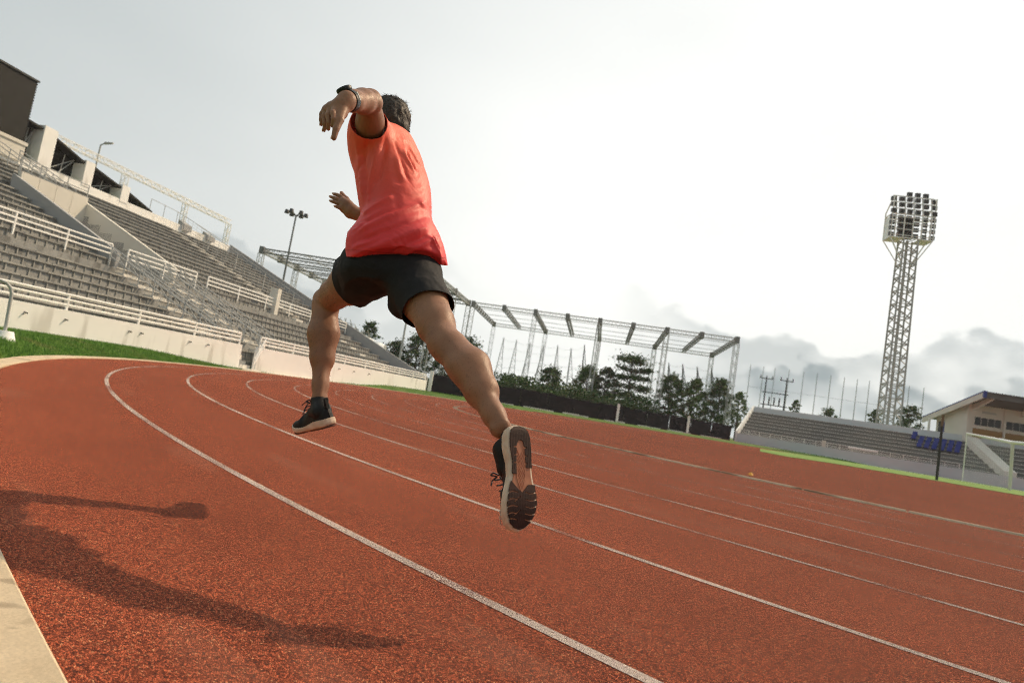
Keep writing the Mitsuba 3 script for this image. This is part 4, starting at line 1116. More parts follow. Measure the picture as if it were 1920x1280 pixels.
# arms
def limb(P, R, k=0.02):
    B.chain(P, R, k)
lerp = lambda a, b, t: a + (b - a) * t
limb([shL, lerp(shL, elbL, 0.45), elbL], [0.048, 0.045, 0.040], 0.02)
B.ell(lerp(shL, elbL, 0.5) + 0.012 * RT, np.array([unit(elbL - shL), unit(np.cross(elbL - shL, up3)), unit(np.cross(elbL - shL, np.cross(elbL - shL, up3)))]), (0.09, 0.041, 0.041), 0.03)
fa = unit(wrL - elbL)
limb([elbL, lerp(elbL, wrL, 0.3), lerp(elbL, wrL, 0.75), wrL], [0.038, 0.040, 0.033, 0.0285], 0.02)
B.cone(elbL + 0.012 * RT + 0.008 * UP, elbL + 0.022 * RT - 0.004 * UP, 0.026, 0.022, 0.02)
limb([shR, elbR], [0.050, 0.041]); limb([elbR, lerp(elbR, wrR, 0.3), lerp(elbR, wrR, 0.8), wrR], [0.041, 0.043, 0.032, 0.027])
# legs
def leg(hip, knee, ank, back, sh, spread):
    th = unit(knee - hip); shn = unit(ank - knee)
    limb([hip, lerp(hip, knee, 0.35), lerp(hip, knee, 0.75), knee + sh * 0.3], [0.084, 0.076, 0.057, 0.047], 0.03)
    bt = unit(back - th * (back @ th)); bs = unit(back - shn * (back @ shn))
    lat = np.cross(shn, bs)
    B.cone(lerp(hip, knee, 0.25) + bt * 0.02, lerp(hip, knee, 0.7) + bt * 0.013, 0.068, 0.047, 0.03)       # hamstrings
    B.cone(knee - bt * 0.002, knee - bs * 0.006 + shn * 0.03, 0.041, 0.039, 0.04)                             # kneecap
    limb([knee, lerp(knee, ank, 0.3) + sh * 0.9, lerp(knee, ank, 0.62) + sh * 0.9, lerp(knee, ank, 0.86) + sh * 0.5, ank], [0.045, 0.045, 0.0405, 0.0305, 0.0285], 0.02)
    for x, l0, l1, r in ((1, 0.10, 0.58, 0.0355), (-1, 0.10, 0.62, 0.0355)):                                # two heads of the calf
        B.chain([lerp(knee, ank, l0) + bs * 0.018 + lat * 0.014 * x + sh * 0.45, lerp(knee, ank, 0.38) + bs * 0.026 + lat * spread * x + sh, lerp(knee, ank, l1) + bs * 0.016 + lat * 0.014 * x + sh], [0.028, r, 0.025], 0.04)
    B.cone(lerp(knee, ank, 0.6) + bs * 0.02, ank + bs * 0.024, 0.016, 0.011, 0.02)                         # tendon of the heel
    for x in (-1, 1):
        B.ell(ank + lat * 0.020 * x, np.eye(3), (0.010, 0.010, 0.012), 0.014)
leg(hipL, kneL, ankL, unit([0.25, -1.0, 0.05]), np.zeros(3), 0.019); leg(hipR, kneR, ankR, unit([0.25, -0.75, 0.75]), 0.011 * RT, 0.018)
# hands: palm hulls and five chains of finger bones each
hl = lambda u, v, d: at(u, v, d)
handL = dict(palm=[((647, 193, 2.065), 0.0245), ((640, 199, 2.055), 0.023), ((630, 203, 2.050), 0.017), ((638, 211, 2.045), 0.018), ((622, 203, 2.060), 0.0145), ((614, 207, 2.072), 0.0125), ((628, 210, 2.050), 0.014)],
             fingers=[([(627.5, 203, 2.035), (624, 212, 2.010), (626, 224, 2.000), (623, 236, 2.008)], [0.0100, 0.0090, 0.0080, 0.0066]),
                      ([(619, 205, 2.055), (614.5, 216, 2.03), (617, 230, 2.022), (615.5, 242, 2.03)], [0.0100, 0.0090, 0.0080, 0.0066]),
                      ([(612.5, 207, 2.072), (607.5, 218, 2.055), (609, 232, 2.048), (608, 245, 2.053)], [0.0096, 0.0086, 0.0076, 0.0064]),
                      ([(608, 206, 2.090), (603, 214, 2.085), (602, 224, 2.08), (602.5, 234, 2.08)], [0.0088, 0.0078, 0.007, 0.0058]),
                      ([(641, 208, 2.04), (637, 225, 2.012), (630, 242, 1.995), (626, 259, 1.99)], [0.016, 0.0135, 0.0108, 0.0085])])
handR = dict(palm=[((668, 401, 2.92), 0.025), ((658, 396, 2.92), 0.030), ((650, 386, 2.925), 0.027), ((644, 379, 2.93), 0.019), ((646, 390, 2.92), 0.018)],
             fingers=[([(643, 372, 2.94), (637, 367.5, 2.945), (631, 365, 2.95), (625.5, 363.5, 2.955)], [0.0105, 0.0096, 0.0085, 0.007]),
                      ([(640.5, 377.5, 2.93), (632, 373.5, 2.93), (626, 371.0, 2.935), (619.8, 368.9, 2.94)], [0.0105, 0.0096, 0.0086, 0.0072]),
                      ([(641.5, 384, 2.92), (633, 381, 2.92), (626, 378.5, 2.92), (620, 376.8, 2.925)], [0.010, 0.0092, 0.0084, 0.007]),
                      ([(644.5, 392, 2.91), (637, 390, 2.905), (632.5, 387.8, 2.905), (628, 386.8, 2.905)], [0.0092, 0.0084, 0.0076, 0.0064]),
                      ([(655, 383, 2.955), (649, 373, 2.97), (643.5, 367.5, 2.975), (640.5, 362, 2.975)], [0.016, 0.0135, 0.011, 0.009])])
for hnd, wr in ((handL, wrL), (handR, wrR)):
    pp_ = [(at(*c), r) for c, r in hnd['palm']]
    B.cone(wr, pp_[0][0], 0.0275, pp_[0][1], 0.015)
    for i in range(len(pp_)):
        for j in range(i):
            if np.linalg.norm(pp_[i][0] - pp_[j][0]) < 0.075:
                B.cone(pp_[i][0], pp_[j][0], pp_[i][1], pp_[j][1], 0.010)
    for pts, rs_ in hnd['fingers']:
        P = [at(*c) for c in pts]
        B.cone(pp_[2][0], P[0], 0.016, rs_[0], 0.006)
        B.chain(P, rs_, 0.0025)
body = relax(B.surface(), 6)
put('body', body, 'mat_skin', person, smooth=True)
for hnd in (handL, handR):
    for pts, rs_ in hnd['fingers']:
        a, b = at(*pts[-2]), at(*pts[-1]); ax_ = unit(b - a); o = unit(np.cross(ax_, np.cross(at(*hnd['palm'][2][0]) - a, ax_)) * -1)
        o = unit(-FW * 0.2 + UP * 0.9 - RT * 0.4) if hnd is handL else unit(-FW)
        o = unit(o - ax_ * (o @ ax_)); s = np.cross(ax_, o); r = rs_[-1]
        e = trimesh.creation.icosphere(2, 1.0); vv = e.vertices * np.array([r * 0.9, r * 0.62, r * 0.22])
        put('fingernail', trimesh.Trimesh(b - ax_ * r * 0.1 + o * r * 0.93 + vv[:, :1] * ax_ + vv[:, 1:2] * s + vv[:, 2:] * o, e.faces, process=False), 'mat_nail', person, smooth=True)

# fine hairs on the legs
rng = np.random.default_rng(23)
bv, bn = np.array(body.vertices), np.array(body.vertex_normals)
cand = np.nonzero((bv[:, 2] < 0.98) & (bv[:, 2] > 0.50))[0]; sv, sf, n0 = [], [], 0
for i in rng.choice(cand, 2600):
    d = unit(bn[i] * 0.45 + np.array([0, 0, -0.8]) + rng.normal(0, 0.35, 3)); L = rng.uniform(0.006, 0.014); w = unit(np.cross(d, rng.normal(0, 1, 3))) * 0.00028
    sv += [bv[i] - w, bv[i] + w, bv[i] + d * L]; sf.append([n0, n0 + 1, n0 + 2]); n0 += 3
put('leg_hair', (np.array(sv), np.array(sf)), 'mat_leg_hair', person, kind='stuff', label='fine short dark hairs on the lower legs')
# --- hair
rng = np.random.default_rng(17)
Hf = Field(head0 - 0.2, head0 + 0.2, 0.004)
Hf.ell(hp(0, -0.010, 0.018), HA, (0.088, 0.102, 0.094), 0.02)
Hf.ell(hp(0, -0.046, -0.034), HA, (0.080, 0.066, 0.078), 0.03)
Hf.ell(hp(0.0, 0.055, 0.062), HA, (0.066, 0.054, 0.046), 0.02)
Hf.ell(hp(0, 0.115, -0.035), HA, (0.082, 0.085, 0.080), cut=True)
for x in (-1, 1):
    Hf.ell(hp(0.092 * x, 0.006, -0.03), HA, (0.03, 0.034, 0.042), cut=True)
hm = relax(Hf.surface(), 6)
hn = np.array(hm.vertex_normals); hv = np.array(hm.vertices)
loc = (hv - head0) @ HA.T
dsp = (meshkit.fbm(loc * np.array([90, 90, 38]), 3, seed=4) - 0.5) * 0.011 + (meshkit.fbm(loc * 26, 2, seed=9) - 0.5) * 0.012
hm.vertices = hv + hn * dsp[:, None]
hair = put('hair', hm, 'mat_hair', person, smooth=True)
pick = rng.choice(len(hv), 2200); sv, sf, n0 = [], [], 0
for i in pick:
    p = np.array(hm.vertices)[i]; l = loc[i]
    swirl = unit(np.cross(hn[i], hu) * rng.normal(0.5, 0.8) - hu * (0.9 if l[2] < 0.04 else 0.1) + facing * (0.5 if l[2] > 0.05 else -0.1) + rng.normal(0, 0.25, 3))
    d = unit(hn[i] * rng.uniform(0.1, 0.55) * (1.5 if l[2] > 0.06 else 0.7) + swirl); L = rng.uniform(0.010, 0.022) * (1.1 if l[2] > 0.06 else 0.7); w = rng.uniform(0.0005, 0.0011)
    q1 = p + d * L * 0.55; q2 = p + d * L * 0.85 + swirl * L * 0.45; s = unit(np.cross(d, rng.normal(0, 1, 3)))
    sv += [p - s * w - d * 0.004, p + s * w - d * 0.004, q1 - s * w, q1 + s * w, q2]; sf += [[n0, n0 + 1, n0 + 3], [n0, n0 + 3, n0 + 2], [n0 + 2, n0 + 3, n0 + 4]]; n0 += 5
put('strands', (np.array(sv), np.array(sf)), 'mat_hair', hair, kind='stuff', label='loose short strands of the dark hair')

# --- shirt
def sec(u, v, d, yaw, a, b):
    return (at(u, v, d), yaw, a, b)
S = Field([-0.95, 1.95, 0.85], [0.0, 3.15, 1.95], 0.005)
S.sections([sec(742, 512, 2.37, 14, 0.186, 0.158), sec(742, 486, 2.375, 14, 0.178, 0.152), sec(740, 458, 2.39, 16, 0.165, 0.142), sec(740, 430, 2.42, 24, 0.142, 0.132), sec(743, 405, 2.44, 34, 0.128, 0.122),
            sec(740, 370, 2.48, 44, 0.138, 0.122), sec(734, 330, 2.53, 52, 0.156, 0.117), sec(728, 298, 2.58, 57, 0.172, 0.112), sec(731, 275, 2.62, 58, 0.160, 0.090), sec(737, 258, 2.65, 55, 0.075, 0.066)], 0.0)
S.chain([chest + (shL - chest) * 0.6, shL + 0.01 * RT, lerp(shL, elbL, 0.30), lerp(shL, elbL, 0.70)], [0.072, 0.064, 0.058, 0.060], 0.05)
S.chain([chest + (shR - chest) * 0.6, shR, lerp(shR, elbR, 0.3), lerp(shR, elbR, 0.75)], [0.072, 0.060, 0.060, 0.064], 0.05)
S.chain([at(738, 270, 2.66), at(737, 250, 2.68)], [0.072, 0.066], 0.03)
S.ell(at(674, 452, 2.36), np.array([RT, UP, FW]), (0.030, 0.045, 0.070), 0.04)                  # cloth bunched over the left hip
S.ell(at(813, 484, 2.40), np.array([unit(RT + 0.45 * UP), unit(UP - 0.45 * RT), FW]), (0.020, 0.085, 0.075), 0.035)   # tail blown out on the right
sm = relax(S.surface(), 10)


def cut(m, p, n):
    return m.slice_plane(p, n, cap=False)


hem_n = unit(np.cross(at(833, 492, 2.37) - at(645, 476, 2.37), unit(FW * 1.0 + UP * 0.10)))
hem_n = hem_n if hem_n[2] > 0 else -hem_n
# sleeve openings: cut only near each arm
def cut_near(m, p, n, r):
    c = np.array(m.triangles_center); far_ = np.linalg.norm(c - p, axis=1) > r
    a = m.submesh([np.nonzero(far_)[0]], append=True, repair=False); b = m.submesh([np.nonzero(~far_)[0]], append=True, repair=False)
    b = cut(b, p, n)
    r_ = trimesh.util.concatenate([a, b]); r_.merge_vertices(digits_vertex=7); return r_


dL = unit(elbL - shL); dR = unit(elbR - shR)
sm = cut_near(sm, lerp(shL, elbL, 0.50), -unit(dL - 0.05 * RT), 0.125)
sm = cut_near(sm, lerp(shR, elbR, 0.55), -dR, 0.12)
sm = cut_near(sm, at(737, 257, 2.665), -unit(at(737, 250, 2.68) - at(738, 270, 2.66)), 0.085)
comps = sm.split(only_watertight=False); sm = max(comps, key=lambda c: len(c.faces))
nrm = np.array(sm.vertex_normals); V = np.array(sm.vertices)
# folds: each a ridge or a valley along a curve lying on the cloth
FOLDS = [  # pixel points down the back, depth offset is found by the nearest cloth, width m, height m
    ([(716, 252), (704, 300), (693, 350), (688, 400)], 0.011, 0.010), ([(724, 256), (718, 300), (706, 350)], 0.010, -0.008), ([(735, 258), (745, 300), (752, 340), (760, 380)], 0.011, 0.007),
    ([(745, 258), (760, 295), (778, 325)], 0.008, 0.008), ([(755, 262), (776, 292), (792, 325)], 0.007, 0.008), ([(750, 262), (768, 297), (786, 335)], 0.006, -0.007), ([(740, 262), (752, 305), (770, 345)], 0.008, -0.006),
    ([(668, 262), (676, 320), (682, 380)], 0.012, 0.008), ([(676, 275), (686, 330), (690, 390)], 0.009, -0.007), ([(676, 414), (700, 390), (728, 374), (752, 368)], 0.010, 0.011), ([(672, 425), (705, 405), (742, 390)], 0.009, -0.009),
    ([(664, 440), (705, 418), (750, 400), (800, 378)], 0.012, 0.010), ([(668, 455), (715, 438), (760, 420), (803, 405)], 0.010, -0.009), ([(690, 470), (740, 448), (785, 432), (806, 428)], 0.011, 0.010), ([(730, 476), (770, 455), (808, 440)], 0.009, -0.009),
    ([(748, 480), (785, 462), (815, 447)], 0.009, 0.009), ([(745, 330), (752, 365), (742, 395)], 0.013, -0.008), ([(758, 350), (775, 375), (800, 390)], 0.012, 0.008), ([(806, 442), (818, 462), (830, 500)], 0.007, 0.010), ([(812, 440), (825, 470)], 0.006, -0.009),
    ([(652, 440), (668, 432), (684, 416)], 0.008, 0.008), ([(660, 465), (690, 455), (720, 440)], 0.008, 0.006), ([(690, 262), (684, 290), (672, 325)], 0.008, -0.008), ([(708, 268), (700, 300)], 0.006, 0.006)]
rel = V - EYE; dep = rel @ FW; uu, vv_ = 960 + F_PX * (rel @ RT) / dep, 640 - F_PX * (rel @ UP) / dep
vis = (nrm @ FW) < 0.1
disp = np.zeros(len(V))
for pts, w, hgt in FOLDS:
    # lift the drawn curve onto the cloth, then measure true distances in space
    pts = np.array(pts, float); cv = []
    for t in np.linspace(0, len(pts) - 1, 24):
        i = min(int(t), len(pts) - 2); u, v_ = pts[i] + (pts[i + 1] - pts[i]) * (t - i)
        d2 = (uu - u) ** 2 + (vv_ - v_) ** 2 + np.where(vis, 0, 1e6); cv.append(V[np.argmin(d2)])
    cv = np.array(cv)
    for _ in range(6):
        cv[1:-1] = 0.25 * cv[:-2] + 0.5 * cv[1:-1] + 0.25 * cv[2:]
    dist = np.full(len(V), 9.0); tt = np.zeros(len(V))
    for i in range(len(cv) - 1):
        a, b = cv[i], cv[i + 1]; w_ = b - a; L = w_ @ w_
        if L < 1e-10:
            continue
        t = np.clip(((V - a) @ w_) / L, 0, 1); dd_ = np.linalg.norm(V - a - t[:, None] * w_, axis=1); up_ = dd_ < dist
        dist = np.where(up_, dd_, dist); tt = np.where(up_, (i + t) / (len(cv) - 1), tt)
    disp += hgt * np.exp(-(dist / w) ** 2) * np.clip(np.minimum(tt, 1 - tt) * 5 + 0.15, 0, 1)
disp += (meshkit.fbm(V * np.array([9, 9, 5]), 2, seed=6) - 0.5) * 0.012 + (meshkit.fbm(V * np.array([26, 26, 12]), 2, seed=8) - 0.5) * 0.002
sm.vertices = V + nrm * disp[:, None]
relax(sm, 3)
sm = cut(sm, at(740, 489, 2.37), hem_n)
sm = max(sm.split(only_watertight=False), key=lambda c: len(c.faces))


def thick(m, d):
    """A cloth surface with an inner side and closed rims."""
    n = np.array(m.vertex_normals); v = np.array(m.vertices); f = np.array(m.faces); k = len(v)
    e = np.sort(np.vstack([f[:, [0, 1]], f[:, [1, 2]], f[:, [2, 0]]]), 1); un, c = np.unique(e, axis=0, return_counts=True); bd = {tuple(x) for x in un[c == 1]}
    r = [(a, b) for t in f for a, b in ((t[0], t[1]), (t[1], t[2]), (t[2], t[0])) if (min(a, b), max(a, b)) in bd]
    r = np.array(r).reshape(-1, 2)
    F = np.vstack([f, f[:, ::-1] + k, np.c_[r[:, 1], r[:, 0], r[:, 0] + k], np.c_[r[:, 1], r[:, 0] + k, r[:, 1] + k]])
    return trimesh.Trimesh(np.vstack([v, v - n * d]), F, process=False)


_A = np.array((PERSON_TO_WORLD @ T()).matrix, float); _hp = _A[:3, :3] @ at(740, 489, 2.37) + _A[:3, 3]
HEM[:] = [*hem_n, -float(hem_n @ _hp)]
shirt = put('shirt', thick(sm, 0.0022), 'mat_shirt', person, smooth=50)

# --- shorts
K = Field([-0.92, 1.75, 0.60], [0.05, 2.85, 1.22], 0.005)
K.sections([sec(730, 540, 2.37, 14, 0.150, 0.112), sec(732, 515, 2.37, 14, 0.172, 0.130), sec(735, 490, 2.38, 14, 0.168, 0.116), sec(736, 462, 2.40, 14, 0.145, 0.100)], 0.0)
dTL, dTR = unit(kneL - hipL), unit(kneR - hipR)
K.chain([hipL + 0.01 * UP, lerp(hipL, kneL, 0.62)], [0.105, 0.108], 0.04)
K.chain([hipR + 0.000 * RT, lerp(hipR, kneR, 0.72)], [0.101, 0.086], 0.04)
K.ell(at(757, 577, 2.36), np.array([unit(RT - 0.5 * UP), unit(UP + 0.5 * RT), FW]), (0.06, 0.045, 0.06), 0.04)
km = relax(K.surface(), 8)
km = cut_near(km, at(650, 509, 2.50), -unit(dTL * 0.72 - 0.62 * RT - 0.18 * UP), 0.24)
km = cut_near(km, lerp(hipR, kneR, 0.50), -unit(dTR * 0.85 - 0.35 * UP), 0.2)
comps = km.split(only_watertight=False); km = max(comps, key=lambda c: len(c.faces))
V = np.array(km.vertices); nrm = np.array(km.vertex_normals)
km.vertices = V + nrm * ((meshkit.fbm(V * np.array([16, 16, 9]), 3, seed=31) - 0.5) * 0.016)[:, None]
put('shorts', thick(relax(km, 2), 0.003), 'mat_shorts', person, smooth=50)

# --- shoes
SL = 0.268
def outline(side, off=0.0, n=120):
    lat = np.array([(0, 0), (0.012, 0.016), (.04, 0.026), (.10, 0.033), (.22, 0.036), (.36, 0.035), (.5, 0.038), (.65, 0.045), (.76, 0.0475), (.86, 0.042), (.94, 0.029), (.985, 0.014), (1, 0.002)])
    med = np.array([(0, 0), (0.012, 0.016), (.04, 0.026), (.10, 0.033), (.22, 0.034), (.36, 0.028), (.5, 0.030), (.65, 0.042), (.76, 0.0465), (.86, 0.043), (.94, 0.033), (.985, 0.018), (1, 0.002)])
    t = (1 - np.cos(np.linspace(0, np.pi, n))) / 2
    a = np.interp(t, lat[:, 0], lat[:, 1]); b = np.interp(t, med[:, 0], med[:, 1])
    P = Polygon(np.vstack([np.c_[t * SL, a * side], np.c_[t[::-1] * SL, -b[::-1] * side]])).buffer(0.003).buffer(-0.003)
    return P.buffer(off) if off else P


def shoe(name_label, M, side):
    """M: 4 x 4, the shoe's frame in the world: x heel to toe, y to the outer side (times side), z up from the sole."""
    M = np.asarray(M, float)
    def place(v):
        v = np.array(v, float); x = v[:, 0]
        v[:, 2] += 0.020 * np.clip((x / SL - 0.68) / 0.32, 0, 1.1) ** 2 + 0.004 * np.clip((0.10 - x / SL) / 0.1, 0, 1) ** 2
        return v @ M[:3, :3].T + M[:3, 3]
    key = put('shoe', None or (lambda v_f: (place(v_f[0]), v_f[1]))(upper(side)), 'mat_shoe', person, smooth=60, label=name_label)
    # midsole: flared wall between two outlines
    ts = np.linspace(0, 1, 160, endpoint=False); rings = []
    for off, zb in ((-0.004, 0.0), (0.0015, 0.004), (0.003, 0.014), (0.0015, 1.0), (-0.002, 1.02), (-0.012, 1.0)):
        P = outline(side, off); L = P.exterior.length; q = np.array([P.exterior.interpolate(t * L).coords[0] for t in ts])
        top = 0.027 - 0.007 * sstep(0.25, 0.7, q[:, 0] / SL) + 0.003 * np.sin(q[:, 0] / SL * 9)
        rings.append(np.c_[q, np.full(len(q), zb) if zb < 0.5 else top * zb])
    n = len(ts); v = np.vstack(rings); f = []
    for r in range(len(rings) - 1):
        for i in range(n):
            a, b = r * n + i, r * n + (i + 1) % n; f += [[a, b, b + n], [a, b + n, a + n]]
    c0 = len(v); v = np.vstack([v, [[SL * 0.5, 0, 0.0], [SL * 0.5, 0, 0.03]]])
    for i in range(n):
        f += [[c0, (i + 1) % n, i], [c0 + 1, (len(rings) - 1) * n + i, (len(rings) - 1) * n + (i + 1) % n]]
    sole = put('midsole', (place(v), np.array(f)), 'mat_midsole', key, smooth=50)
    O = outline(side, -0.0025)
    y = side
    def wav(x, amp, slope, w, y0, y1):
        yy = np.linspace(y0, y1, 14); return LineString([(x + slope * abs(a) + amp * math.sin(a * 170), a * 1.0) for a in yy]).buffer(w, cap_style=2)
    def slab(poly, mat, z0, z1, nm, parent, lab=None):
        ms = []
        pieces = []
        for x in np.arange(-0.01, SL + 0.02, 0.012):
            c = poly.intersection(sbox(x, -0.2, x + 0.012, 0.2)); pieces += [g for g in getattr(c, 'geoms', [c]) if g.geom_type == 'Polygon']
        for g in pieces:
            if g.is_empty or g.area < 4e-6:
                continue
            m_ = trimesh.creation.extrude_polygon(g, z1 - z0, engine='earcut'); m_.apply_translation([0, 0, z0]); ms.append(m_)
        m_ = trimesh.util.concatenate(ms); return put(nm, (place(m_.vertices), m_.faces), mat, parent, label=lab)
    slab(outline(side, -0.008), 'mat_sole_tan', -0.0032, -0.0005, 'sole_base', key)
    chan = Polygon([(0.060, 0.007), (0.046, 0.003), (0.046, -0.004), (0.060, -0.008), (0.16, -0.011), (0.16, 0.011)]).buffer(0.005)
    heel = O.intersection(sbox(-0.1, -0.1, 0.130, 0.1)).difference(chan)
    heel = heel.difference(Polygon([(0.085, 0.1 * y), (0.085, 0.012 * y), (0.13, 0.012 * y), (0.13, 0.1 * y)]).intersection(sbox(0.112, -1, 1, 1)))
    for x in (0.058, 0.080, 0.100):
        for s in (-1, 1):
            heel = heel.difference(LineString([(x, 0.010 * s), (x + 0.002, 0.019 * s)]).buffer(0.0018))
    for s in np.linspace(-0.03, 0.03, 13):
        heel = heel.difference(LineString([(0.012 + abs(s) * 0.4, s), (0.12, s * 1.02)]).buffer(0.00035))
    slab(heel, 'mat_outsole', -0.006, -0.0031, 'heel_tread', key)
    fore = O.intersection(Polygon([(0.138, 0.1), (0.150, 0.03), (0.170, 0.010), (0.176, 0.0), (0.170, -0.008), (0.156, -0.02), (0.152, -0.1), (0.4, -0.1), (0.4, 0.1)]))
    for i, x in enumerate((0.178, 0.196, 0.213, 0.230, 0.244)):
        fore = fore.difference(wav(x - 0.004, 0.0018, 0.10, 0.0017, 0.012, 0.06)); fore = fore.difference(wav(x, 0.0018, -0.05, 0.0015, -0.010, -0.06))
        fore = fore.difference(LineString([(x - 0.010, 0.006), (x + 0.004, 0.022)]).buffer(0.0012)) if i % 2 else fore
    for s in np.linspace(-0.042, 0.042, 17):
        fore = fore.difference(LineString([(0.17, s * 0.9), (0.276, s)]).buffer(0.0003))
    slab(fore, 'mat_outsole', -0.006, -0.0031, 'forefoot_tread', key)
    ridge = unary_union([LineString([(x, -0.010), (x + 0.022, 0.0), (x, 0.010)]).buffer(0.0009) for x in np.linspace(0.066, 0.150, 8)] + [LineString([(0.058, -0.010), (0.064, -0.013), (0.14, -0.012), (0.178, 0.0), (0.14, 0.012), (0.064, 0.013), (0.058, 0.010)]).buffer(0.0013)])
    slab(ridge, 'mat_sole_tan', -0.0048, -0.0031, 'channel_ridges', key)
    m = MB(); m.fr = place
    z = 0.108
    for s in (-1, 1):
        m.bar((0.006, 0.006 * s, 0.066), (-0.004, 0.006 * s, 0.102), 0.004, n=6)
    m.bar((-0.004, -0.007, 0.102), (-0.004, 0.007, 0.102), 0.004, n=6); m.box(-0.006, 0.002, -0.006, 0.006, 0.062, 0.103)
    put('heel_tab', m.mesh(), 'mat_shoe', key, smooth=40)
    m = MB(); m.fr = place
    for k in range(5):
        x = 0.118 + 0.016 * k; zz = 0.103 - 0.0085 * k - 0.0012 * k * k
        m.path([(x, -0.022, zz - 0.012), (x + 0.004, -0.008, zz + 0.001), (x + 0.008, 0.008, zz + 0.001), (x + 0.012, 0.022, zz - 0.013)], 0.0022)
    for s in (-1, 1):
        m.path([(0.112, 0.0, 0.106), (0.104, 0.010 * s, 0.118), (0.112, 0.020 * s, 0.116), (0.116, 0.004 * s, 0.107), (0.128, 0.018 * s, 0.112), (0.142, 0.026 * s, 0.104)], 0.0021)
    put('lace', m.mesh(), 'mat_strap', key, smooth=40)
    m = MB(); m.fr = place
    for s in (-1, 1):
        P = [(0.16 + 0.022 * i, s * (0.030 + 0.010 * math.sin(i * 0.7)), 0.060 - 0.007 * i) for i in range(4)]
    for x0, x1 in ((0.215, 0.235), (0.228, 0.248)):
        m.path([(x0, 0.0405 * -y, 0.030), (x0 + 0.004, 0.037 * -y, 0.041), (x1, 0.024 * -y, 0.0515)], 0.0016)
    put('shoe_stripe', m.mesh(), 'mat_silver', key, smooth=40)
    return key


def upper(side):
    xs = np.r_[np.linspace(0.001, 0.03, 8), np.linspace(0.04, SL - 0.03, 34), np.linspace(SL - 0.026, SL - 0.002, 10)] / SL
    Hh = np.interp(xs, [0, 0.03, 0.10, 0.22, 0.36, 0.42, 0.55, 0.70, 0.85, 0.95, 1], [0.072, 0.080, 0.074, 0.062, 0.088, 0.092, 0.076, 0.057, 0.045, 0.035, 0.025])
    O = outline(side, -0.0015); rings = []
    for x, h in zip(xs, Hh):
        seg = O.intersection(LineString([(x * SL, -0.1), (x * SL, 0.1)])); b = seg.bounds if not seg.is_empty else (0, -0.004, 0, 0.004)
        y0, y1 = b[1], b[3]; c, w = (y0 + y1) / 2, (y1 - y0) / 2
        top = np.interp(x, [0, 0.05, 0.3, 0.5, 1], [0.55, 0.62, 0.60, 0.45, 0.55]); zb = 0.018
        th = np.linspace(0, np.pi, 25); sn = np.sin(th); cs = np.cos(th)
        ww = w * (1 - (1 - top) * sn ** 1.3 * (1 if x < 0.6 else 0.35)) if x < 0.6 else w
        yy = c + np.sign(cs) * np.abs(cs) ** (0.75 if x < 0.6 else 0.9) * ww
        rings.append(np.c_[np.full(25, x * SL), yy, zb + (h - zb) * sn ** (0.62 if x < 0.45 else 0.8)])
    n = 25; v = np.vstack(rings); f = []
    for r in range(len(rings) - 1):
        for i in range(n - 1):
            a = r * n + i; f += [[a, a + 1, a + 1 + n], [a, a + 1 + n, a + n]]
    k = len(v); v = np.vstack([v, [rings[0].mean(0), rings[-1].mean(0)]])
    for i in range(n - 1):
        f += [[k, i + 1, i], [k + 1, (len(rings) - 1) * n + i, (len(rings) - 1) * n + i + 1]]
    return v, np.array(f)


def frame(heel, toe, up, off=(0, 0, 0)):
    x = unit(toe - heel); z = unit(up - x * (up @ x)); y = np.cross(z, x)
    M = np.eye(4); M[:3, 0], M[:3, 1], M[:3, 2], M[:3, 3] = x, y, z, heel; return M


# right shoe: sole turned to the camera; its y axis (z x x) points to the inner side, so the outer side is -y
MR = frame(at(972, 797, 1.712), at(979, 978, 1.615), -0.50 * RT + 0.86 * FW + 0.05 * UP)
ML = frame(at(622, 797, 2.50), at(556, 811, 2.70), unit(UP + 0.10 * RT - 0.30 * FW) )
shoe('right running shoe showing its dark treaded sole', MR, -1.0)
shoe('left running shoe seen from its heel', ML, 1.0)
for nm, ank, M, kn in (('R', ankR, MR, kneR), ('L', ankL, ML, kneL)):
    c = M[:3, 3] + M[:3, :3] @ np.array([0.052, 0, 0.060])
    Fk = Field(np.minimum(c, ank) - 0.12, np.maximum(c, ank) + 0.12, 0.004)
    d_ = unit(kn - ank)
    Fk.chain([c, ank, ank + d_ * 0.016], [0.033, 0.0300, 0.0300], 0.02)
    Fk.cone(c, M[:3, 3] + M[:3, :3] @ np.array([0.10, 0, 0.06]), 0.036, 0.030, 0.02)
    sk = cut(relax(Fk.surface(), 5), ank + d_ * (-0.002 if nm == 'L' else -0.046), -d_)
    put('sock', sk, 'mat_shoe', person, smooth=True)

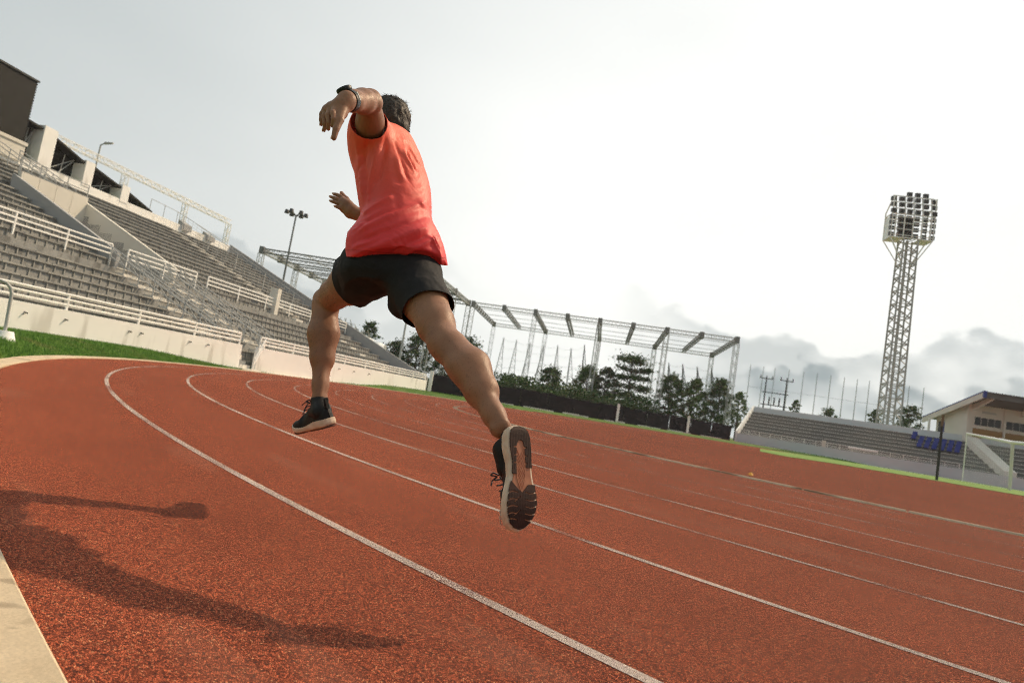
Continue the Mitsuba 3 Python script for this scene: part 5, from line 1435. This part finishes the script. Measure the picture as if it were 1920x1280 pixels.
# --- watch on the left wrist
w0 = lerp(elbL, wrL, 0.90); ax_ = unit(wrL - elbL); o = unit(UP * 0.85 - RT * 0.2 + FW * 0.35); o = unit(o - ax_ * (o @ ax_)); s = np.cross(ax_, o)
def ring(r0, r1, h, n=40, squash=1.0):
    th = np.linspace(0, 2 * np.pi, n, endpoint=False); rows = []
    for r, z in ((r0, -h), (r1, -h), (r1 + 0.001, 0), (r1, h), (r0, h)):
        rows.append(w0 + np.cos(th)[:, None] * o * r + np.sin(th)[:, None] * s * r * squash + ax_ * z)
    v = np.vstack(rows); f = []
    for k in range(5):
        for i in range(n):
            a, b = k * n + i, k * n + (i + 1) % n; c, d = ((k + 1) % 5) * n + i, ((k + 1) % 5) * n + (i + 1) % n; f += [[a, b, d], [a, d, c]]
    return v, np.array(f)


watch = put('watch', ring(0.0285, 0.0350, 0.0150), 'mat_strap', person, smooth=40)
cs = trimesh.creation.revolve(np.array([[0, 0], [0.0225, 0], [0.0245, 0.003], [0.0245, 0.011], [0.021, 0.014], [0, 0.014]]) * [1.05, 1], sections=40)
vv = np.array(cs.vertices); put('watch_case', (w0 + o * 0.0295 + vv[:, :1] * ax_ + vv[:, 1:2] * s + vv[:, 2:] * o, cs.faces), 'mat_strap', watch, smooth=40)
cs = trimesh.creation.revolve(np.array([[0, 0.0], [0.0165, 0.0], [0.0165, 0.0012], [0, 0.0012]]), sections=40)
vv = np.array(cs.vertices); put('watch_glass', (w0 + o * 0.0437 + vv[:, :1] * ax_ + vv[:, 1:2] * s + vv[:, 2:] * o, cs.faces), 'mat_glass_dark', watch, smooth=40)
m = MB(); b0 = w0 - o * 0.034 - RT * 0.0
for k in ():
    m.bar(w0 + s * 0.031 + ax_ * 0.012 * -1 + o * 0.012 * k, w0 + s * 0.032 + ax_ * 0.010 + o * 0.012 * k, 0.003, n=6)
m.bar(w0 - s * 0.034 + o * 0.014, w0 - s * 0.034 - o * 0.014, 0.0045, n=6)
put('buckle', m.mesh(), 'mat_silver', watch, smooth=40)
for key in list(scene):
    if key.startswith('person__'):
        scene[key]['to_world'] = PERSON_TO_WORLD
# ------------------------------------------------------------------ the hazy air of the place
scene['air'] = {'type': 'homogeneous', 'albedo': {'type': 'rgb', 'value': [0.95, 0.95, 0.95]}, 'sigma_t': {'type': 'rgb', 'value': [0.00035, 0.00035, 0.0004]}}
scene['haze'] = {'type': 'cube', 'to_world': T().translate([0, 0, 24]).scale([345, 345, 25.5]), 'bsdf': {'type': 'null'}, 'interior': {'type': 'ref', 'id': 'air'}}
labels['haze'] = {'kind': 'stuff', 'label': 'thin bright haze over the whole ground', 'category': 'haze'}
scene['camera']['medium'] = {'type': 'ref', 'id': 'air'}
